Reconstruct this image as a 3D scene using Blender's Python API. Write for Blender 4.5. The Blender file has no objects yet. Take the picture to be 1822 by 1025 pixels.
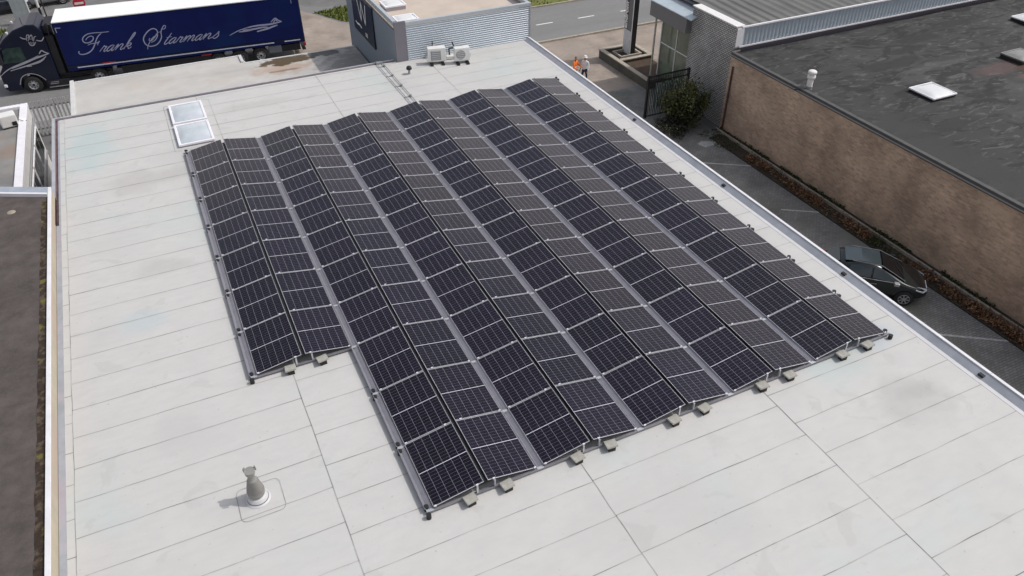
import bpy, bmesh, math, random
from mathutils import Vector, Matrix, noise
random.seed(7)
R = math.radians
scene = bpy.context.scene
# ------------------------------------------------------------------ camera
cam_d = bpy.data.cameras.new('camera'); cam = bpy.data.objects.new('camera', cam_d)
scene.collection.objects.link(cam); scene.camera = cam
cam_d.sensor_width = 36; cam_d.lens = 36*1366.04/1822; cam_d.clip_end = 2000; cam_d.clip_start = .1
cam.matrix_world = Matrix.Translation((-.0201, -8.941, 12.7041)) @ Matrix.Rotation(-.4384, 4, 'Z') @ Matrix.Rotation(.907, 4, 'X') @ Matrix.Rotation(-.0054, 4, 'Z')
# ------------------------------------------------------------------ light
SUN_EL = 53.; SUN_AZ = Vector((.965, -.262, 0))          # horizontal direction towards the sun
world = bpy.data.worlds.new('World'); scene.world = world; world.use_nodes = True
wn = world.node_tree; wn.nodes.clear()
sky = wn.nodes.new('ShaderNodeTexSky'); sky.sky_type = 'NISHITA'; sky.sun_disc = False
sky.sun_elevation = R(SUN_EL); sky.sun_rotation = math.atan2(SUN_AZ.x, SUN_AZ.y)
sky.air_density = 1.0; sky.dust_density = 3.0; sky.ozone_density = 1.0
bg = wn.nodes.new('ShaderNodeBackground'); bg.inputs[1].default_value = .14
wo = wn.nodes.new('ShaderNodeOutputWorld')
hsv = wn.nodes.new('ShaderNodeHueSaturation'); hsv.inputs['Saturation'].default_value = .55
wn.links.new(sky.outputs[0], hsv.inputs['Color']); 
# pale cloud bank added low in the unseen sky to brighten right-sloping panels
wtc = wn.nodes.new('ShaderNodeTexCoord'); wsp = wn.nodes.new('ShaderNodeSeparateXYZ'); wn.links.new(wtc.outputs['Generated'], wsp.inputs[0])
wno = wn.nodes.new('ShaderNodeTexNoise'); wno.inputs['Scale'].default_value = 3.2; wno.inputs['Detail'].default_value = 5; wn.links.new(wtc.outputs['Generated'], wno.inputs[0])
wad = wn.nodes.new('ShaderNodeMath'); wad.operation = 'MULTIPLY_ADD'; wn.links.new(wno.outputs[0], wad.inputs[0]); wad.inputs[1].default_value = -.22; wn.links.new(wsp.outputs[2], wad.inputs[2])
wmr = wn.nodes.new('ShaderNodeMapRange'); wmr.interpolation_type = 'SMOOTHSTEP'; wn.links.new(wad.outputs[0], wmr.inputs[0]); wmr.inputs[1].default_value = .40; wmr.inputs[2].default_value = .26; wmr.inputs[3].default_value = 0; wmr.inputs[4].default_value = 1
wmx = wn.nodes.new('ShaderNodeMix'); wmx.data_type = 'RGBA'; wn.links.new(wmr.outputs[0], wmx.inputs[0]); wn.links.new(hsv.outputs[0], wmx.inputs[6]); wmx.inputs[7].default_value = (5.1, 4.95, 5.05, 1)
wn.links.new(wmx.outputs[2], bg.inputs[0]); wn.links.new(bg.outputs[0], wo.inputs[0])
sun_d = bpy.data.lights.new('sun', 'SUN'); sun_d.energy = 2.05; sun_d.angle = R(1.0); sun_d.color = (1, .96, .91)
sun = bpy.data.objects.new('sun', sun_d); scene.collection.objects.link(sun)
sd = SUN_AZ.normalized()*math.cos(R(SUN_EL)) + Vector((0, 0, math.sin(R(SUN_EL))))
sun.rotation_euler = sd.to_track_quat('Z', 'Y').to_euler(); sun.location = (30, -10, 40)
scene.view_settings.view_transform = 'Standard'; scene.view_settings.look = 'None'
scene.view_settings.exposure = 0; scene.view_settings.gamma = 1
G = -6.4                                                   # street level; the big roof is z = 0
# ------------------------------------------------------------------ materials
def mat(name, col, rough=.7, metal=0., var=.12, scale=3., col2=None, detail=6, bump=0., bscale=None, spec=.5, coat=0., stretch=None, lo=.35, hi=.65):
    m = bpy.data.materials.new(name); m.use_nodes = True; nt = m.node_tree; N = nt.nodes; L = nt.links
    b = N['Principled BSDF']; b.inputs['Roughness'].default_value = rough; b.inputs['Metallic'].default_value = metal
    b.inputs['Specular IOR Level'].default_value = spec; b.inputs['Coat Weight'].default_value = coat
    tc = N.new('ShaderNodeTexCoord'); mp = N.new('ShaderNodeMapping'); L.new(tc.outputs['Object'], mp.inputs[0])
    if stretch: mp.inputs['Scale'].default_value = stretch
    n = N.new('ShaderNodeTexNoise'); n.inputs['Scale'].default_value = scale; n.inputs['Detail'].default_value = detail
    n.inputs['Roughness'].default_value = .6; L.new(mp.outputs[0], n.inputs[0])
    r = N.new('ShaderNodeValToRGB'); e = r.color_ramp.elements; e[0].position = lo; e[1].position = hi
    c = Vector(col[:3]); c2 = Vector(col2[:3]) if col2 else c*(1+var)
    c1 = c if col2 else c*(1-var)
    e[0].color = (*c1, 1); e[1].color = (*c2, 1)
    L.new(n.outputs[0], r.inputs[0]); L.new(r.outputs[0], b.inputs['Base Color'])
    if bump:
        n2 = N.new('ShaderNodeTexNoise'); n2.inputs['Scale'].default_value = bscale or scale*6; n2.inputs['Detail'].default_value = 4
        L.new(mp.outputs[0], n2.inputs[0])
        bp = N.new('ShaderNodeBump'); bp.inputs['Strength'].default_value = bump; bp.inputs['Distance'].default_value = .02
        L.new(n2.outputs[0], bp.inputs['Height']); L.new(bp.outputs[0], b.inputs['Normal'])
    m['ramp'] = r.name
    return m
def nodes(m): return m.node_tree.nodes, m.node_tree.links, m.node_tree.nodes['Principled BSDF']
def overlay(m, col, scale, lo, hi, strength=1., detail=5, loc=(0, 0, 0), stretch=(1, 1, 1), dist=0.):
    """mix another colour over the base colour where a second noise is high"""
    N, L, b = nodes(m); src = b.inputs['Base Color'].links[0].from_socket
    tc = N.new('ShaderNodeTexCoord'); mp = N.new('ShaderNodeMapping'); L.new(tc.outputs['Object'], mp.inputs[0])
    mp.inputs['Location'].default_value = loc; mp.inputs['Scale'].default_value = stretch
    n = N.new('ShaderNodeTexNoise'); n.inputs['Scale'].default_value = scale; n.inputs['Detail'].default_value = detail; n.inputs['Distortion'].default_value = dist
    L.new(mp.outputs[0], n.inputs[0])
    mr = N.new('ShaderNodeMapRange'); mr.inputs[1].default_value = lo; mr.inputs[2].default_value = hi; mr.inputs[4].default_value = strength
    L.new(n.outputs[0], mr.inputs[0])
    mx = N.new('ShaderNodeMix'); mx.data_type = 'RGBA'; L.new(mr.outputs[0], mx.inputs[0]); L.new(src, mx.inputs[6]); mx.inputs[7].default_value = (*col, 1)
    L.new(mx.outputs[2], b.inputs['Base Color'])
def spot(m, col, cx, cy, rx, ry, strength=.6, fall=.6, nz=1.2):
    """a stain with its own place on a surface (object coords), ragged edge"""
    N, L, b = nodes(m); src = b.inputs['Base Color'].links[0].from_socket
    tc = N.new('ShaderNodeTexCoord'); mp = N.new('ShaderNodeMapping'); mp.vector_type = 'POINT'; L.new(tc.outputs['Object'], mp.inputs[0])
    mp.inputs['Scale'].default_value = (1/rx, 1/ry, 0); mp.inputs['Location'].default_value = (-cx/rx, -cy/ry, 0)
    ln = N.new('ShaderNodeVectorMath'); ln.operation = 'LENGTH'; L.new(mp.outputs[0], ln.inputs[0])
    n = N.new('ShaderNodeTexNoise'); n.inputs['Scale'].default_value = nz; n.inputs['Detail'].default_value = 6; L.new(tc.outputs['Object'], n.inputs[0])
    a = N.new('ShaderNodeMath'); a.operation = 'MULTIPLY_ADD'; L.new(n.outputs[0], a.inputs[0]); a.inputs[1].default_value = 1.6; L.new(ln.outputs['Value'], a.inputs[2])
    mr = N.new('ShaderNodeMapRange'); mr.inputs[1].default_value = 1.8; mr.inputs[2].default_value = 1.8-fall; mr.inputs[3].default_value = 0; mr.inputs[4].default_value = strength
    L.new(a.outputs[0], mr.inputs[0])
    mx = N.new('ShaderNodeMix'); mx.data_type = 'RGBA'; L.new(mr.outputs[0], mx.inputs[0]); L.new(src, mx.inputs[6]); mx.inputs[7].default_value = (*col, 1)
    L.new(mx.outputs[2], b.inputs['Base Color'])
def brickmat(name, c1, c2, mortar, bw, rh, axis='x', msize=.012, rough=.9, bump=.4, off=.5, mix=.5):
    m = bpy.data.materials.new(name); m.use_nodes = True; N, L, b = nodes(m)
    b.inputs['Roughness'].default_value = rough
    tc = N.new('ShaderNodeTexCoord'); sp = N.new('ShaderNodeSeparateXYZ'); cb = N.new('ShaderNodeCombineXYZ')
    L.new(tc.outputs['Object'], sp.inputs[0])
    u, v = {'x': (1, 2), 'y': (0, 2), 'z': (0, 1)}[axis]
    L.new(sp.outputs[u], cb.inputs[0]); L.new(sp.outputs[v], cb.inputs[1])
    br = N.new('ShaderNodeTexBrick'); L.new(cb.outputs[0], br.inputs[0]); br.inputs['Scale'].default_value = 1
    br.inputs['Brick Width'].default_value = bw; br.inputs['Row Height'].default_value = rh; br.inputs['Mortar Size'].default_value = msize
    br.inputs['Color1'].default_value = (*c1, 1); br.inputs['Color2'].default_value = (*c2, 1); br.inputs['Mortar'].default_value = (*mortar, 1)
    br.offset = off; br.inputs['Bias'].default_value = 0; br.inputs['Mortar Smooth'].default_value = .3
    n = N.new('ShaderNodeTexNoise'); n.inputs['Scale'].default_value = .7; n.inputs['Detail'].default_value = 8; L.new(tc.outputs['Object'], n.inputs[0])
    mr = N.new('ShaderNodeMapRange'); mr.inputs[1].default_value = .3; mr.inputs[2].default_value = .7; mr.inputs[3].default_value = .7; mr.inputs[4].default_value = 1.25
    L.new(n.outputs[0], mr.inputs[0])
    vm = N.new('ShaderNodeVectorMath'); vm.operation = 'SCALE'; L.new(br.outputs[0], vm.inputs[0]); L.new(mr.outputs[0], vm.inputs['Scale'])
    L.new(vm.outputs[0], b.inputs['Base Color'])
    bp = N.new('ShaderNodeBump'); bp.inputs['Strength'].default_value = bump; bp.inputs['Distance'].default_value = .01; bp.invert = True
    L.new(br.outputs['Fac'], bp.inputs['Height']); L.new(bp.outputs[0], b.inputs['Normal'])
    return m
# ------------------------------------------------------------------ mesh builder
class MB:
    def __init__(s, M=None): s.v = []; s.f = []; s.mi = []; s.M = M or Matrix(); s.cur = 0; s.sm = []
    def add(s, vs, fs, smooth=False):
        o = len(s.v); s.v += [s.M @ Vector(p) for p in vs]
        for f in fs: s.f.append([i+o for i in f]); s.mi.append(s.cur); s.sm.append(smooth)
        return s
    def box(s, x0, x1, y0, y1, z0, z1, bev=0.):
        if bev <= 0:
            return s.add([(x0,y0,z0),(x1,y0,z0),(x1,y1,z0),(x0,y1,z0),(x0,y0,z1),(x1,y0,z1),(x1,y1,z1),(x0,y1,z1)],
                         [(0,3,2,1),(4,5,6,7),(0,1,5,4),(1,2,6,5),(2,3,7,6),(3,0,4,7)])
        bm = bmesh.new(); bmesh.ops.create_cube(bm, size=1)
        for v in bm.verts: v.co = Vector(((x0+x1)/2+v.co.x*(x1-x0), (y0+y1)/2+v.co.y*(y1-y0), (z0+z1)/2+v.co.z*(z1-z0)))
        bmesh.ops.bevel(bm, geom=bm.edges[:], offset=bev, segments=2, affect='EDGES', profile=.5)
        bm.verts.ensure_lookup_table(); r = s.add([v.co.copy() for v in bm.verts], [[v.index for v in f.verts] for f in bm.faces]); bm.free(); return r
    def obox(s, c, size, rot=(0, 0, 0), bev=0.):
        from mathutils import Euler
        old = s.M; s.M = old @ Matrix.Translation(c) @ Euler(rot).to_matrix().to_4x4()
        a, b, d = size[0]/2, size[1]/2, size[2]/2; s.box(-a, a, -b, b, -d, d, bev); s.M = old; return s
    def cyl(s, p0, p1, r0, r1=None, n=12, cap=True):
        r1 = r0 if r1 is None else r1; p0 = Vector(p0); p1 = Vector(p1); d = (p1-p0).normalized()
        a = d.orthogonal().normalized(); b = d.cross(a); vs = []
        for p, r in ((p0, r0), (p1, r1)):
            for i in range(n): t = 2*math.pi*i/n; vs.append(p+a*math.cos(t)*r+b*math.sin(t)*r)
        s.add(vs, [(i, (i+1) % n, n+(i+1) % n, n+i) for i in range(n)], True)
        if cap: s.add(vs[:n], [list(range(n))[::-1]]); s.add(vs[n:], [list(range(n))])
        return s
    def lathe(s, c, prof, n=20, axis='z'):
        c = Vector(c); vs = []; k = len(prof)
        for r, h in prof:
            for i in range(n):
                t = 2*math.pi*i/n; q = (math.cos(t)*r, math.sin(t)*r, h)
                if axis == 'y': q = (q[0], q[2], q[1])
                vs.append(c+Vector(q))
        fs = [(j*n+i, j*n+(i+1) % n, (j+1)*n+(i+1) % n, (j+1)*n+i) for j in range(k-1) for i in range(n)]
        return s.add(vs, fs, True)
    def poly(s, pts): return s.add(pts, [list(range(len(pts)))])
    def prism(s, pts, d):
        """closed solid: polygon pts (3d) extruded by vector d"""
        n = len(pts); d = Vector(d); vs = [Vector(p) for p in pts]+[Vector(p)+d for p in pts]
        return s.add(vs, [list(range(n))[::-1], list(range(n, 2*n))]+[(i, (i+1) % n, n+(i+1) % n, n+i) for i in range(n)])
    def tube(s, pts, r, n=8):
        for a, b in zip(pts, pts[1:]): s.cyl(a, b, r, n=n)
        return s
    def loft(s, rings, smooth=True, cap=True):
        n = len(rings[0]); vs = [p for r in rings for p in r]
        s.add(vs, [(j*n+i, j*n+(i+1) % n, (j+1)*n+(i+1) % n, (j+1)*n+i) for j in range(len(rings)-1) for i in range(n)], smooth)
        if cap: s.add(rings[0], [list(range(n))[::-1]]); s.add(rings[-1], [list(range(n))])
        return s
    def build(s, name, m, parent=None, bev=0., smooth=None, recalc=True):
        me = bpy.data.meshes.new(name); me.from_pydata([tuple(v) for v in s.v], [], s.f); me.update()
        for q in (m if isinstance(m, (list, tuple)) else [m]): me.materials.append(q)
        for p, i, sm in zip(me.polygons, s.mi, s.sm): p.material_index = i; p.use_smooth = sm if smooth is None else smooth
        if recalc:
            bm = bmesh.new(); bm.from_mesh(me); bmesh.ops.recalc_face_normals(bm, faces=bm.faces); bm.to_mesh(me); bm.free()
        o = bpy.data.objects.new(name, me); scene.collection.objects.link(o)
        if parent: o.parent = parent
        if bev:
            md = o.modifiers.new('bevel', 'BEVEL'); md.width = bev; md.segments = 2; md.limit_method = 'ANGLE'
        return o
def empty(name, loc=(0, 0, 0), rz=0.):
    o = bpy.data.objects.new(name, None); scene.collection.objects.link(o); o.location = loc; o.rotation_euler = (0, 0, rz); o.empty_display_size = .2; return o
def tag(o, label, cat, group=None):
    o['label'] = label; o['category'] = cat
    if group: o['group'] = group
    return o
def struct(o): o['kind'] = 'structure'; return o
def copy_tree(o, parent=None):
    c = o.copy(); scene.collection.objects.link(c)
    if parent: c.parent = parent
    for ch in o.children: copy_tree(ch, c)
    return c
ORD = ['first', 'second', 'third', 'fourth', 'fifth', 'sixth', 'seventh', 'eighth', 'ninth', 'tenth', 'eleventh', 'twelfth']
def ribbon(mb, pts, w, z=0., P=None, taper=True, sub=6):
    """thin ribbon through 2-D points (Catmull-Rom); P maps (u, v) to 3-D"""
    q = [Vector((a[0], a[1])) for a in pts]; out = []
    if len(q) > 2:
        for i in range(len(q)-1):
            p0 = q[max(i-1, 0)]; p1 = q[i]; p2 = q[i+1]; p3 = q[min(i+2, len(q)-1)]
            for j in range(sub):
                t = j/sub; out.append(.5*((2*p1)+(p2-p0)*t+(2*p0-5*p1+4*p2-p3)*t*t+(3*p1-p0-3*p2+p3)*t**3))
        out.append(q[-1])
    else: out = q
    n = len(out); L = []; Rr = []
    for i, p in enumerate(out):
        d = (out[min(i+1, n-1)]-out[max(i-1, 0)]); d = d.normalized() if d.length > 1e-6 else Vector((1, 0))
        nn = Vector((-d.y, d.x)); f = 1.
        if taper: f = .55+.45*math.sin(math.pi*min(1, max(0, i/(n-1))))
        L.append(p+nn*w*f/2); Rr.append(p-nn*w*f/2)
    mb.add([P(a.x, a.y) for a in L]+[P(a.x, a.y) for a in Rr], [(i, i+1, n+i+1, n+i) for i in range(n-1)])
def leaves(mb, c, rad, n, size, seed=0, clumps=14, flat=.35, mats=3):
    rnd = random.Random(seed); cl = []
    for _ in range(clumps):
        while True:
            d = Vector([rnd.uniform(-1, 1) for _ in range(3)])
            if d.length < 1: break
        cl.append((Vector((c[0]+d.x*rad[0]*.85, c[1]+d.y*rad[1]*.85, c[2]+d.z*rad[2]*.8)), rnd.uniform(.22, .45), rnd.randrange(mats)))
    for i in range(n):
        cc, cr, cm = cl[rnd.randrange(clumps)]
        d = Vector([rnd.gauss(0, .55) for _ in range(3)])
        p = cc+Vector((d.x*rad[0]*cr, d.y*rad[1]*cr, d.z*rad[2]*cr))
        nrm = Vector([rnd.gauss(0, 1) for _ in range(3)]); nrm.z = abs(nrm.z)+flat; nrm.normalize()
        a = nrm.orthogonal().normalized(); a.rotate(Matrix.Rotation(rnd.uniform(0, 6.28), 3, nrm)); b = nrm.cross(a); s = size*rnd.uniform(.6, 1.4)
        mb.cur = cm if rnd.random() < .7 else rnd.randrange(mats)
        mb.add([p-a*s, p-b*s*.45+nrm*s*.1, p+a*s, p+b*s*.45+nrm*s*.1], [(0, 1, 2, 3)])
    mb.cur = 0
# ================================================================== ground and streets
M_asph = mat('asphalt', (.165, .163, .16), .9, var=.12, scale=1.2, bump=.3, bscale=60)
overlay(M_asph, (.12, .118, .115), .25, .5, .62, .6)
M_road = mat('road_asphalt', (.21, .21, .208), .88, var=.05, scale=2.5, bump=.2, bscale=80)
overlay(M_road, (.185, .184, .18), .18, .48, .56, .7, stretch=(.3, 1.5, 1))
M_tan = brickmat('tan_paving', (.36, .30, .255), (.31, .262, .22), (.25, .21, .18), .21, .105, 'z', .006, bump=.2)
overlay(M_tan, (.27, .235, .205), .35, .5, .68, .7)
M_yard = brickmat('yard_paving', (.26, .256, .245), (.20, .197, .19), (.10, .10, .095), .2, .1, 'z', .009, bump=.5)
overlay(M_yard, (.15, .155, .125), .5, .52, .7, .8); overlay(M_yard, (.29, .28, .26), .3, .55, .7, .5, loc=(7, 3, 0))
M_white = mat('white_paint', (.75, .75, .73), .6, var=.06, scale=8)
M_line = mat('worn_line', (.46, .46, .44), .8, var=.3, scale=14)
M_kerb = mat('concrete_kerb', (.36, .32, .26), .9, var=.2, scale=4)
M_dark = mat('black_rubber', (.012, .012, .012), .6, var=.2)
def sheet(name, m, pts, z):
    o = MB().poly([(x, y, z) for x, y in pts]).build(name, m, recalc=False); struct(o); return o
sheet('ground', M_asph, [(-400, -300), (400, -300), (400, 700), (-400, 700)], G)
sheet('road', M_road, [(-120, 36.9), (150, 36.9), (150, 43.5), (26, 43.5), (20, 47.2), (14.5, 49.8), (11, 51.5), (9, 56), (-120, 56)], G+.004)
sheet('pavement', M_tan, [(15.9, 27.9), (60, 27.9), (60, 36.7), (22.5, 36.7), (18, 35.2), (15.9, 34.6)], G+.008)
sheet('path', M_tan, [(8.7, 41.2), (14.5, 41.6), (19, 43.6), (19, 46.2), (13.9, 45.4), (12.6, 46.6), (11.2, 49.4), (9.6, 52), (7, 52), (7.5, 44)], G+.012)
sheet('yard', M_yard, [(15.6, -14), (26.2, -14), (26.2, 27.89), (15.6, 27.89)], G+.008)
sheet('side_pavement', mat('grey_paving', (.33, .33, .32), .9, var=.12, scale=3), [(-16, 38.4), (-3.9, 38.4), (-3.9, 40.6), (-16, 40.6)], G+.008)
o = MB().box(22.5, 60, 36.7, 36.9, G, G+.12).box(26.0, 60, 43.5, 43.65, G, G+.1).build('kerb', M_kerb); struct(o)
lm = MB()
for x, y in [(25.6, 40.1), (29.0, 40.05), (32.6, 40.0), (36.2, 39.95), (39.8, 39.9), (22.2, 40.15), (43.4, 39.9)]:
    lm.poly([(x-.6, y-.07, G+.012), (x+.75, y-.07, G+.012), (x+.75, y+.07, G+.012), (x-.6, y+.07, G+.012)])
struct(lm.build('road_marking', M_white, recalc=False))
lm = MB()
for (x0, y0), (x1, y1) in [((23.3, 18.45), (25.75, 16.84)), ((24.1, 13.1), (25.7, 12.05)), ((22.2, 9.6), (24.9, 7.75)), ((21.5, 5.1), (25.6, 2.3)), ((22.5, -.4), (25.6, -2.5))]:
    d = Vector((x1-x0, y1-y0)).normalized(); n = Vector((-d.y, d.x))*.05
    lm.poly([(x0+n.x, y0+n.y, G+.012), (x0-n.x, y0-n.y, G+.012), (x1-n.x, y1-n.y, G+.012), (x1+n.x, y1+n.y, G+.012)])
lm.poly([(24.5, 20.1, G+.012), (24.65, 19.6, G+.012), (25.2, 19.65, G+.012), (25.6, 19.95, G+.012), (25.1, 20.15, G+.012), (24.9, 20.3, G+.012)])
struct(lm.build('bay_marking', M_line, recalc=False))
# grass and verges
M_gr = mat('grass_soil', (.13, .15, .035), 1, var=.25, scale=1.5)
overlay(M_gr, (.2, .18, .07), .8, .5, .65, .8)
M_g = [mat('grass_blade_a', (.13, .17, .03), .8, var=.2), mat('grass_blade_b', (.19, .21, .05), .8, var=.2), mat('grass_blade_c', (.08, .11, .025), .8, var=.2)]
def verge(pts, n, seed, h=.14):
    sheet('verge', M_gr, pts, G+.03); rnd = random.Random(seed); mb = MB()
    xs = [p[0] for p in pts]; ys = [p[1] for p in pts]
    def inside(x, y):
        c = False
        for (x0, y0), (x1, y1) in zip(pts, pts[1:]+pts[:1]):
            if (y0 > y) != (y1 > y) and x < (x1-x0)*(y-y0)/(y1-y0)+x0: c = not c
        return c
    for _ in range(n):
        x = rnd.uniform(min(xs), max(xs)); y = rnd.uniform(min(ys), max(ys))
        if not inside(x, y): continue
        mb.cur = rnd.randrange(3); a = rnd.uniform(0, 6.28); s = rnd.uniform(.05, .12); hh = h*rnd.uniform(.5, 1.6); l = rnd.uniform(-.08, .08)
        mb.add([(x-s*math.cos(a), y-s*math.sin(a), G+.02), (x+s*math.cos(a), y+s*math.sin(a), G+.02), (x+l, y+l, G+.03+hh)], [(0, 1, 2)])
    o = mb.build('grass', M_g, recalc=False); o['kind'] = 'stuff'; o['label'] = 'rough green and yellow grass on the verge'
verge([(25, 43.7), (70, 43.7), (70, 75), (20, 75), (17, 52), (21, 46.5)], 16000, 1)
verge([(12.7, 47.0), (13.9, 45.9), (17.5, 46.6), (18, 49), (14, 50.2), (11.3, 49.7)], 2500, 2)
verge([(-13, 51.8), (-6.4, 51.8), (-6.2, 55.4), (-13, 55.6)], 2500, 3, .2)
# far greenery
def bush(name, label, cat, c, rad, n, size, seed, cols, stem=True, group=None, clumps=14):
    e = empty(name, (c[0], c[1], G)); tag(e, label, cat, group)
    ms = [mat(name+'_leaf', k, .6, var=.25, scale=6) for k in cols]
    mb = MB(); leaves(mb, (0, 0, c[2]), rad, n, size, seed, clumps); mb.build('foliage', ms, e, recalc=False)
    if stem:
        s = MB(); rnd = random.Random(seed)
        for i in range(7):
            a = rnd.uniform(0, 6.28); s.cyl((rnd.uniform(-.1, .1), rnd.uniform(-.1, .1), 0), (math.cos(a)*rad[0]*.5, math.sin(a)*rad[1]*.5, c[2]+rad[2]*.2), .03, .012, 6)
        s.build('stem', M_bark, e)
    return e
M_bark = mat('bark', (.09, .06, .04), .9, var=.2, scale=10)
bush('shrub', 'dense green shrub on the far verge just right of the lorry tail', 'shrub', (11.2, 57.2, 1.0), (1.6, 1.2, 1.0), 1500, .16, 11, [(.06, .12, .02), (.12, .17, .03), (.035, .06, .015)])
bush('shrub', 'spiky pale green shrub beside the blue grey wall', 'shrub', (15.6, 53.2, .9), (1.7, 1.2, 1.0), 900, .3, 12, [(.09, .12, .06), (.3, .34, .24), (.04, .06, .03)])
bush('shrub', 'brownish shrub between the two green ones on the verge', 'shrub', (13.6, 55.2, .7), (1.2, 1.0, .7), 900, .16, 13, [(.12, .1, .04), (.18, .14, .08), (.06, .07, .02)])
bush('shrub', 'low weedy shrub by the road behind the lorry cab', 'shrub', (-7.3, 53.6, .4), (1.1, .9, .5), 700, .14, 14, [(.1, .15, .03), (.2, .2, .05), (.05, .08, .02)])
# ================================================================== the big building
M_roof = mat('roof_membrane', (.545, .54, .525), .66, var=.03, scale=1.1, detail=8, bump=.12, bscale=9, lo=.3, hi=.7, spec=.35)
overlay(M_roof, (.44, .44, .43), .22, .52, .74, .5, loc=(3, 9, 0)); overlay(M_roof, (.49, .54, .53), .3, .55, .68, .6, loc=(11, 2, 0), detail=3)
overlay(M_roof, (.49, .49, .48), 6, .45, .65, .35, stretch=(.35, 1, 1)); overlay(M_roof, (.40, .395, .38), 1.1, .62, .66, .22, detail=12, loc=(2, 5, 0), dist=.8); overlay(M_roof, (.36, .35, .33), 9, .70, .76, .5, detail=2)
for a in [((.37, .37, .36), 13.3, -1.8, 1.2, .9, .4), ((.33, .33, .32), 13.6, -1.7, .6, .3, .3), ((.40, .39, .37), -1.6, 16.2, 1.5, .9, .45), ((.43, .52, .54), -2.2, 8.6, .7, .6, .5), ((.42, .50, .56), 13.9, .2, 1.2, .5, .6), ((.45, .53, .52), 12.6, -.2, 1.2, .8, .5),
          ((.42, .52, .52), -3.2, 19.5, 1.1, 2.4, .6), ((.45, .45, .44), -1.9, 4.4, .6, .8, .25), ((.40, .40, .385), -1.4, 10.9, .9, .6, .4), ((.42, .42, .41), 3.2, -3.2, .9, .6, .4), ((.42, .42, .40), 3.0, 20.5, 1.6, .5, .4)]:
    spot(M_roof, *a)
M_seam = mat('roof_weld', (.15, .15, .145), .8, var=.6, scale=.9, detail=8, lo=.34, hi=.6, col2=(.42, .42, .41))
M_flash = mat('grey_flashing', (.33, .35, .39), .5, var=.12, scale=2); overlay(M_flash, (.42, .36, .40), .5, .5, .6, .5)
M_alu = mat('aluminium_trim', (.62, .63, .66), .35, .6, var=.08, scale=3)
M_wcap = mat('white_metal_cap', (.74, .74, .76), .4, var=.05, scale=3)
M_wall = brickmat('plain_brick', (.25, .17, .13), (.2, .14, .11), (.2, .19, .17), .22, .065, 'x')
M_redch = mat('rusty_channel_and_shade', (.10, .055, .06), .8, var=.3, scale=4)
B = empty('warehouse', (0, 0, 0)); tag(B, 'long flat roofed building with pale grey membrane roof carrying the solar array', 'building')
MB().box(-4.05, 15.41, -14, 22.3, G, -.32).build('wall', M_wall, B)
MB().box(-4.06, 15.42, -14.2, 22.31, -.3, 0).build('roof', M_roof, B, recalc=False)
sm = MB(); rnd = random.Random(5); sx = [-4.06, -3.9, .83, 5.63, 10.4, 15.3]
def wig(p0, p1, w, z=.004, amp=.008):
    n = max(2, int((Vector(p1)-Vector(p0)).length/.5)); pts = []
    for i in range(n+1):
        t = i/n; pts.append((p0[0]+(p1[0]-p0[0])*t+rnd.uniform(-amp, amp), p0[1]+(p1[1]-p0[1])*t+rnd.uniform(-amp, amp)))
    ribbon(sm, pts, w, P=lambda u, v: (u, v, z), taper=False, sub=2)
for i, x in enumerate(sx[1:5]): wig((x, -14), (x, 22.3), .018 if i else .012)
phase = [.45, .10, .55, .25, -.05, .25]
for i in range(5):
    y = -14+.915*phase[i]
    if i == 3: y = -.66-.915*14
    if i == 4: y = -.32-.915*14
    if i == 1: y = 9.08-.3-.915*25
    while y < 22.2:
        wig((sx[i], y), (sx[i+1] if i < 4 else 15.2, y), rnd.uniform(.012, .018)); y += .913
# patch welds round the vent and rooflights
def rrect(x0, x1, y0, y1, r):
    pts = []
    for cx, cy, a0 in ((x1-r, y1-r, 0), (x0+r, y1-r, 90), (x0+r, y0+r, 180), (x1-r, y0+r, 270)):
        for k in range(4): a = R(a0+k*30); pts.append((cx+math.cos(a)*r, cy+math.sin(a)*r))
    return pts+[pts[0]]
ribbon(sm, rrect(-.98, -.12, 1.33, 2.16, .12), .014, P=lambda u, v: (u, v, .0055), taper=False, sub=1)
ribbon(sm, rrect(-.42, 1.25, 17.75, 21.85, .1), .012, P=lambda u, v: (u, v, .0055), taper=False, sub=1)
sm.build('roof_weld', M_seam, B, recalc=False)
MB().prism([(15.2, -14.2, .0005), (15.46, -14.2, .0005), (15.46, -14.2, .12), (15.40, -14.2, .12)], (0, 36.3, 0)).build('upstand', M_flash, B)
e = MB()
for k in range(15): e.box(15.395, 15.475, -14.2+2.42*k, -14.2+2.42*k+2.412, .121, .145)
e.build('edge_cap', M_wcap, B, bev=.004)
for y in (-2.0, 2.35, 7.6, 12.9): MB().box(15.24, 15.33, y-.07, y+.07, 0.002, .085, .01).build('drain_box', M_dark, B)
MB().box(-4.3, 9.1, 22.411, 22.47, -.3, .05).box(-4.3, -4.2, 14.4, 22.398, -.3, .07).build('edge_trim', M_alu, B, bev=.006)
MB().box(-4.2, 9.1, 22.311, 22.41, -.3, -.02).box(-4.2, -4.12, 14.4, 22.3, -.3, -.03).build('gutter_and_shade_strip', M_redch, B)  # dark far strip stands in for the edge trim's shadow; side one is channel
MB().box(-4.119, -4.061, 14.4, 22.3, -.3, .002).box(-4.19, -4.061, -14, 14.39, -.3, .012).build('side_flashing', M_flash, B)
MB().box(15.08, 15.199, -14.1, 22.0, .001, .006).build('edge_strip', mat('membrane_strip', (.56, .56, .57), .6, var=.05), B)
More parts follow.
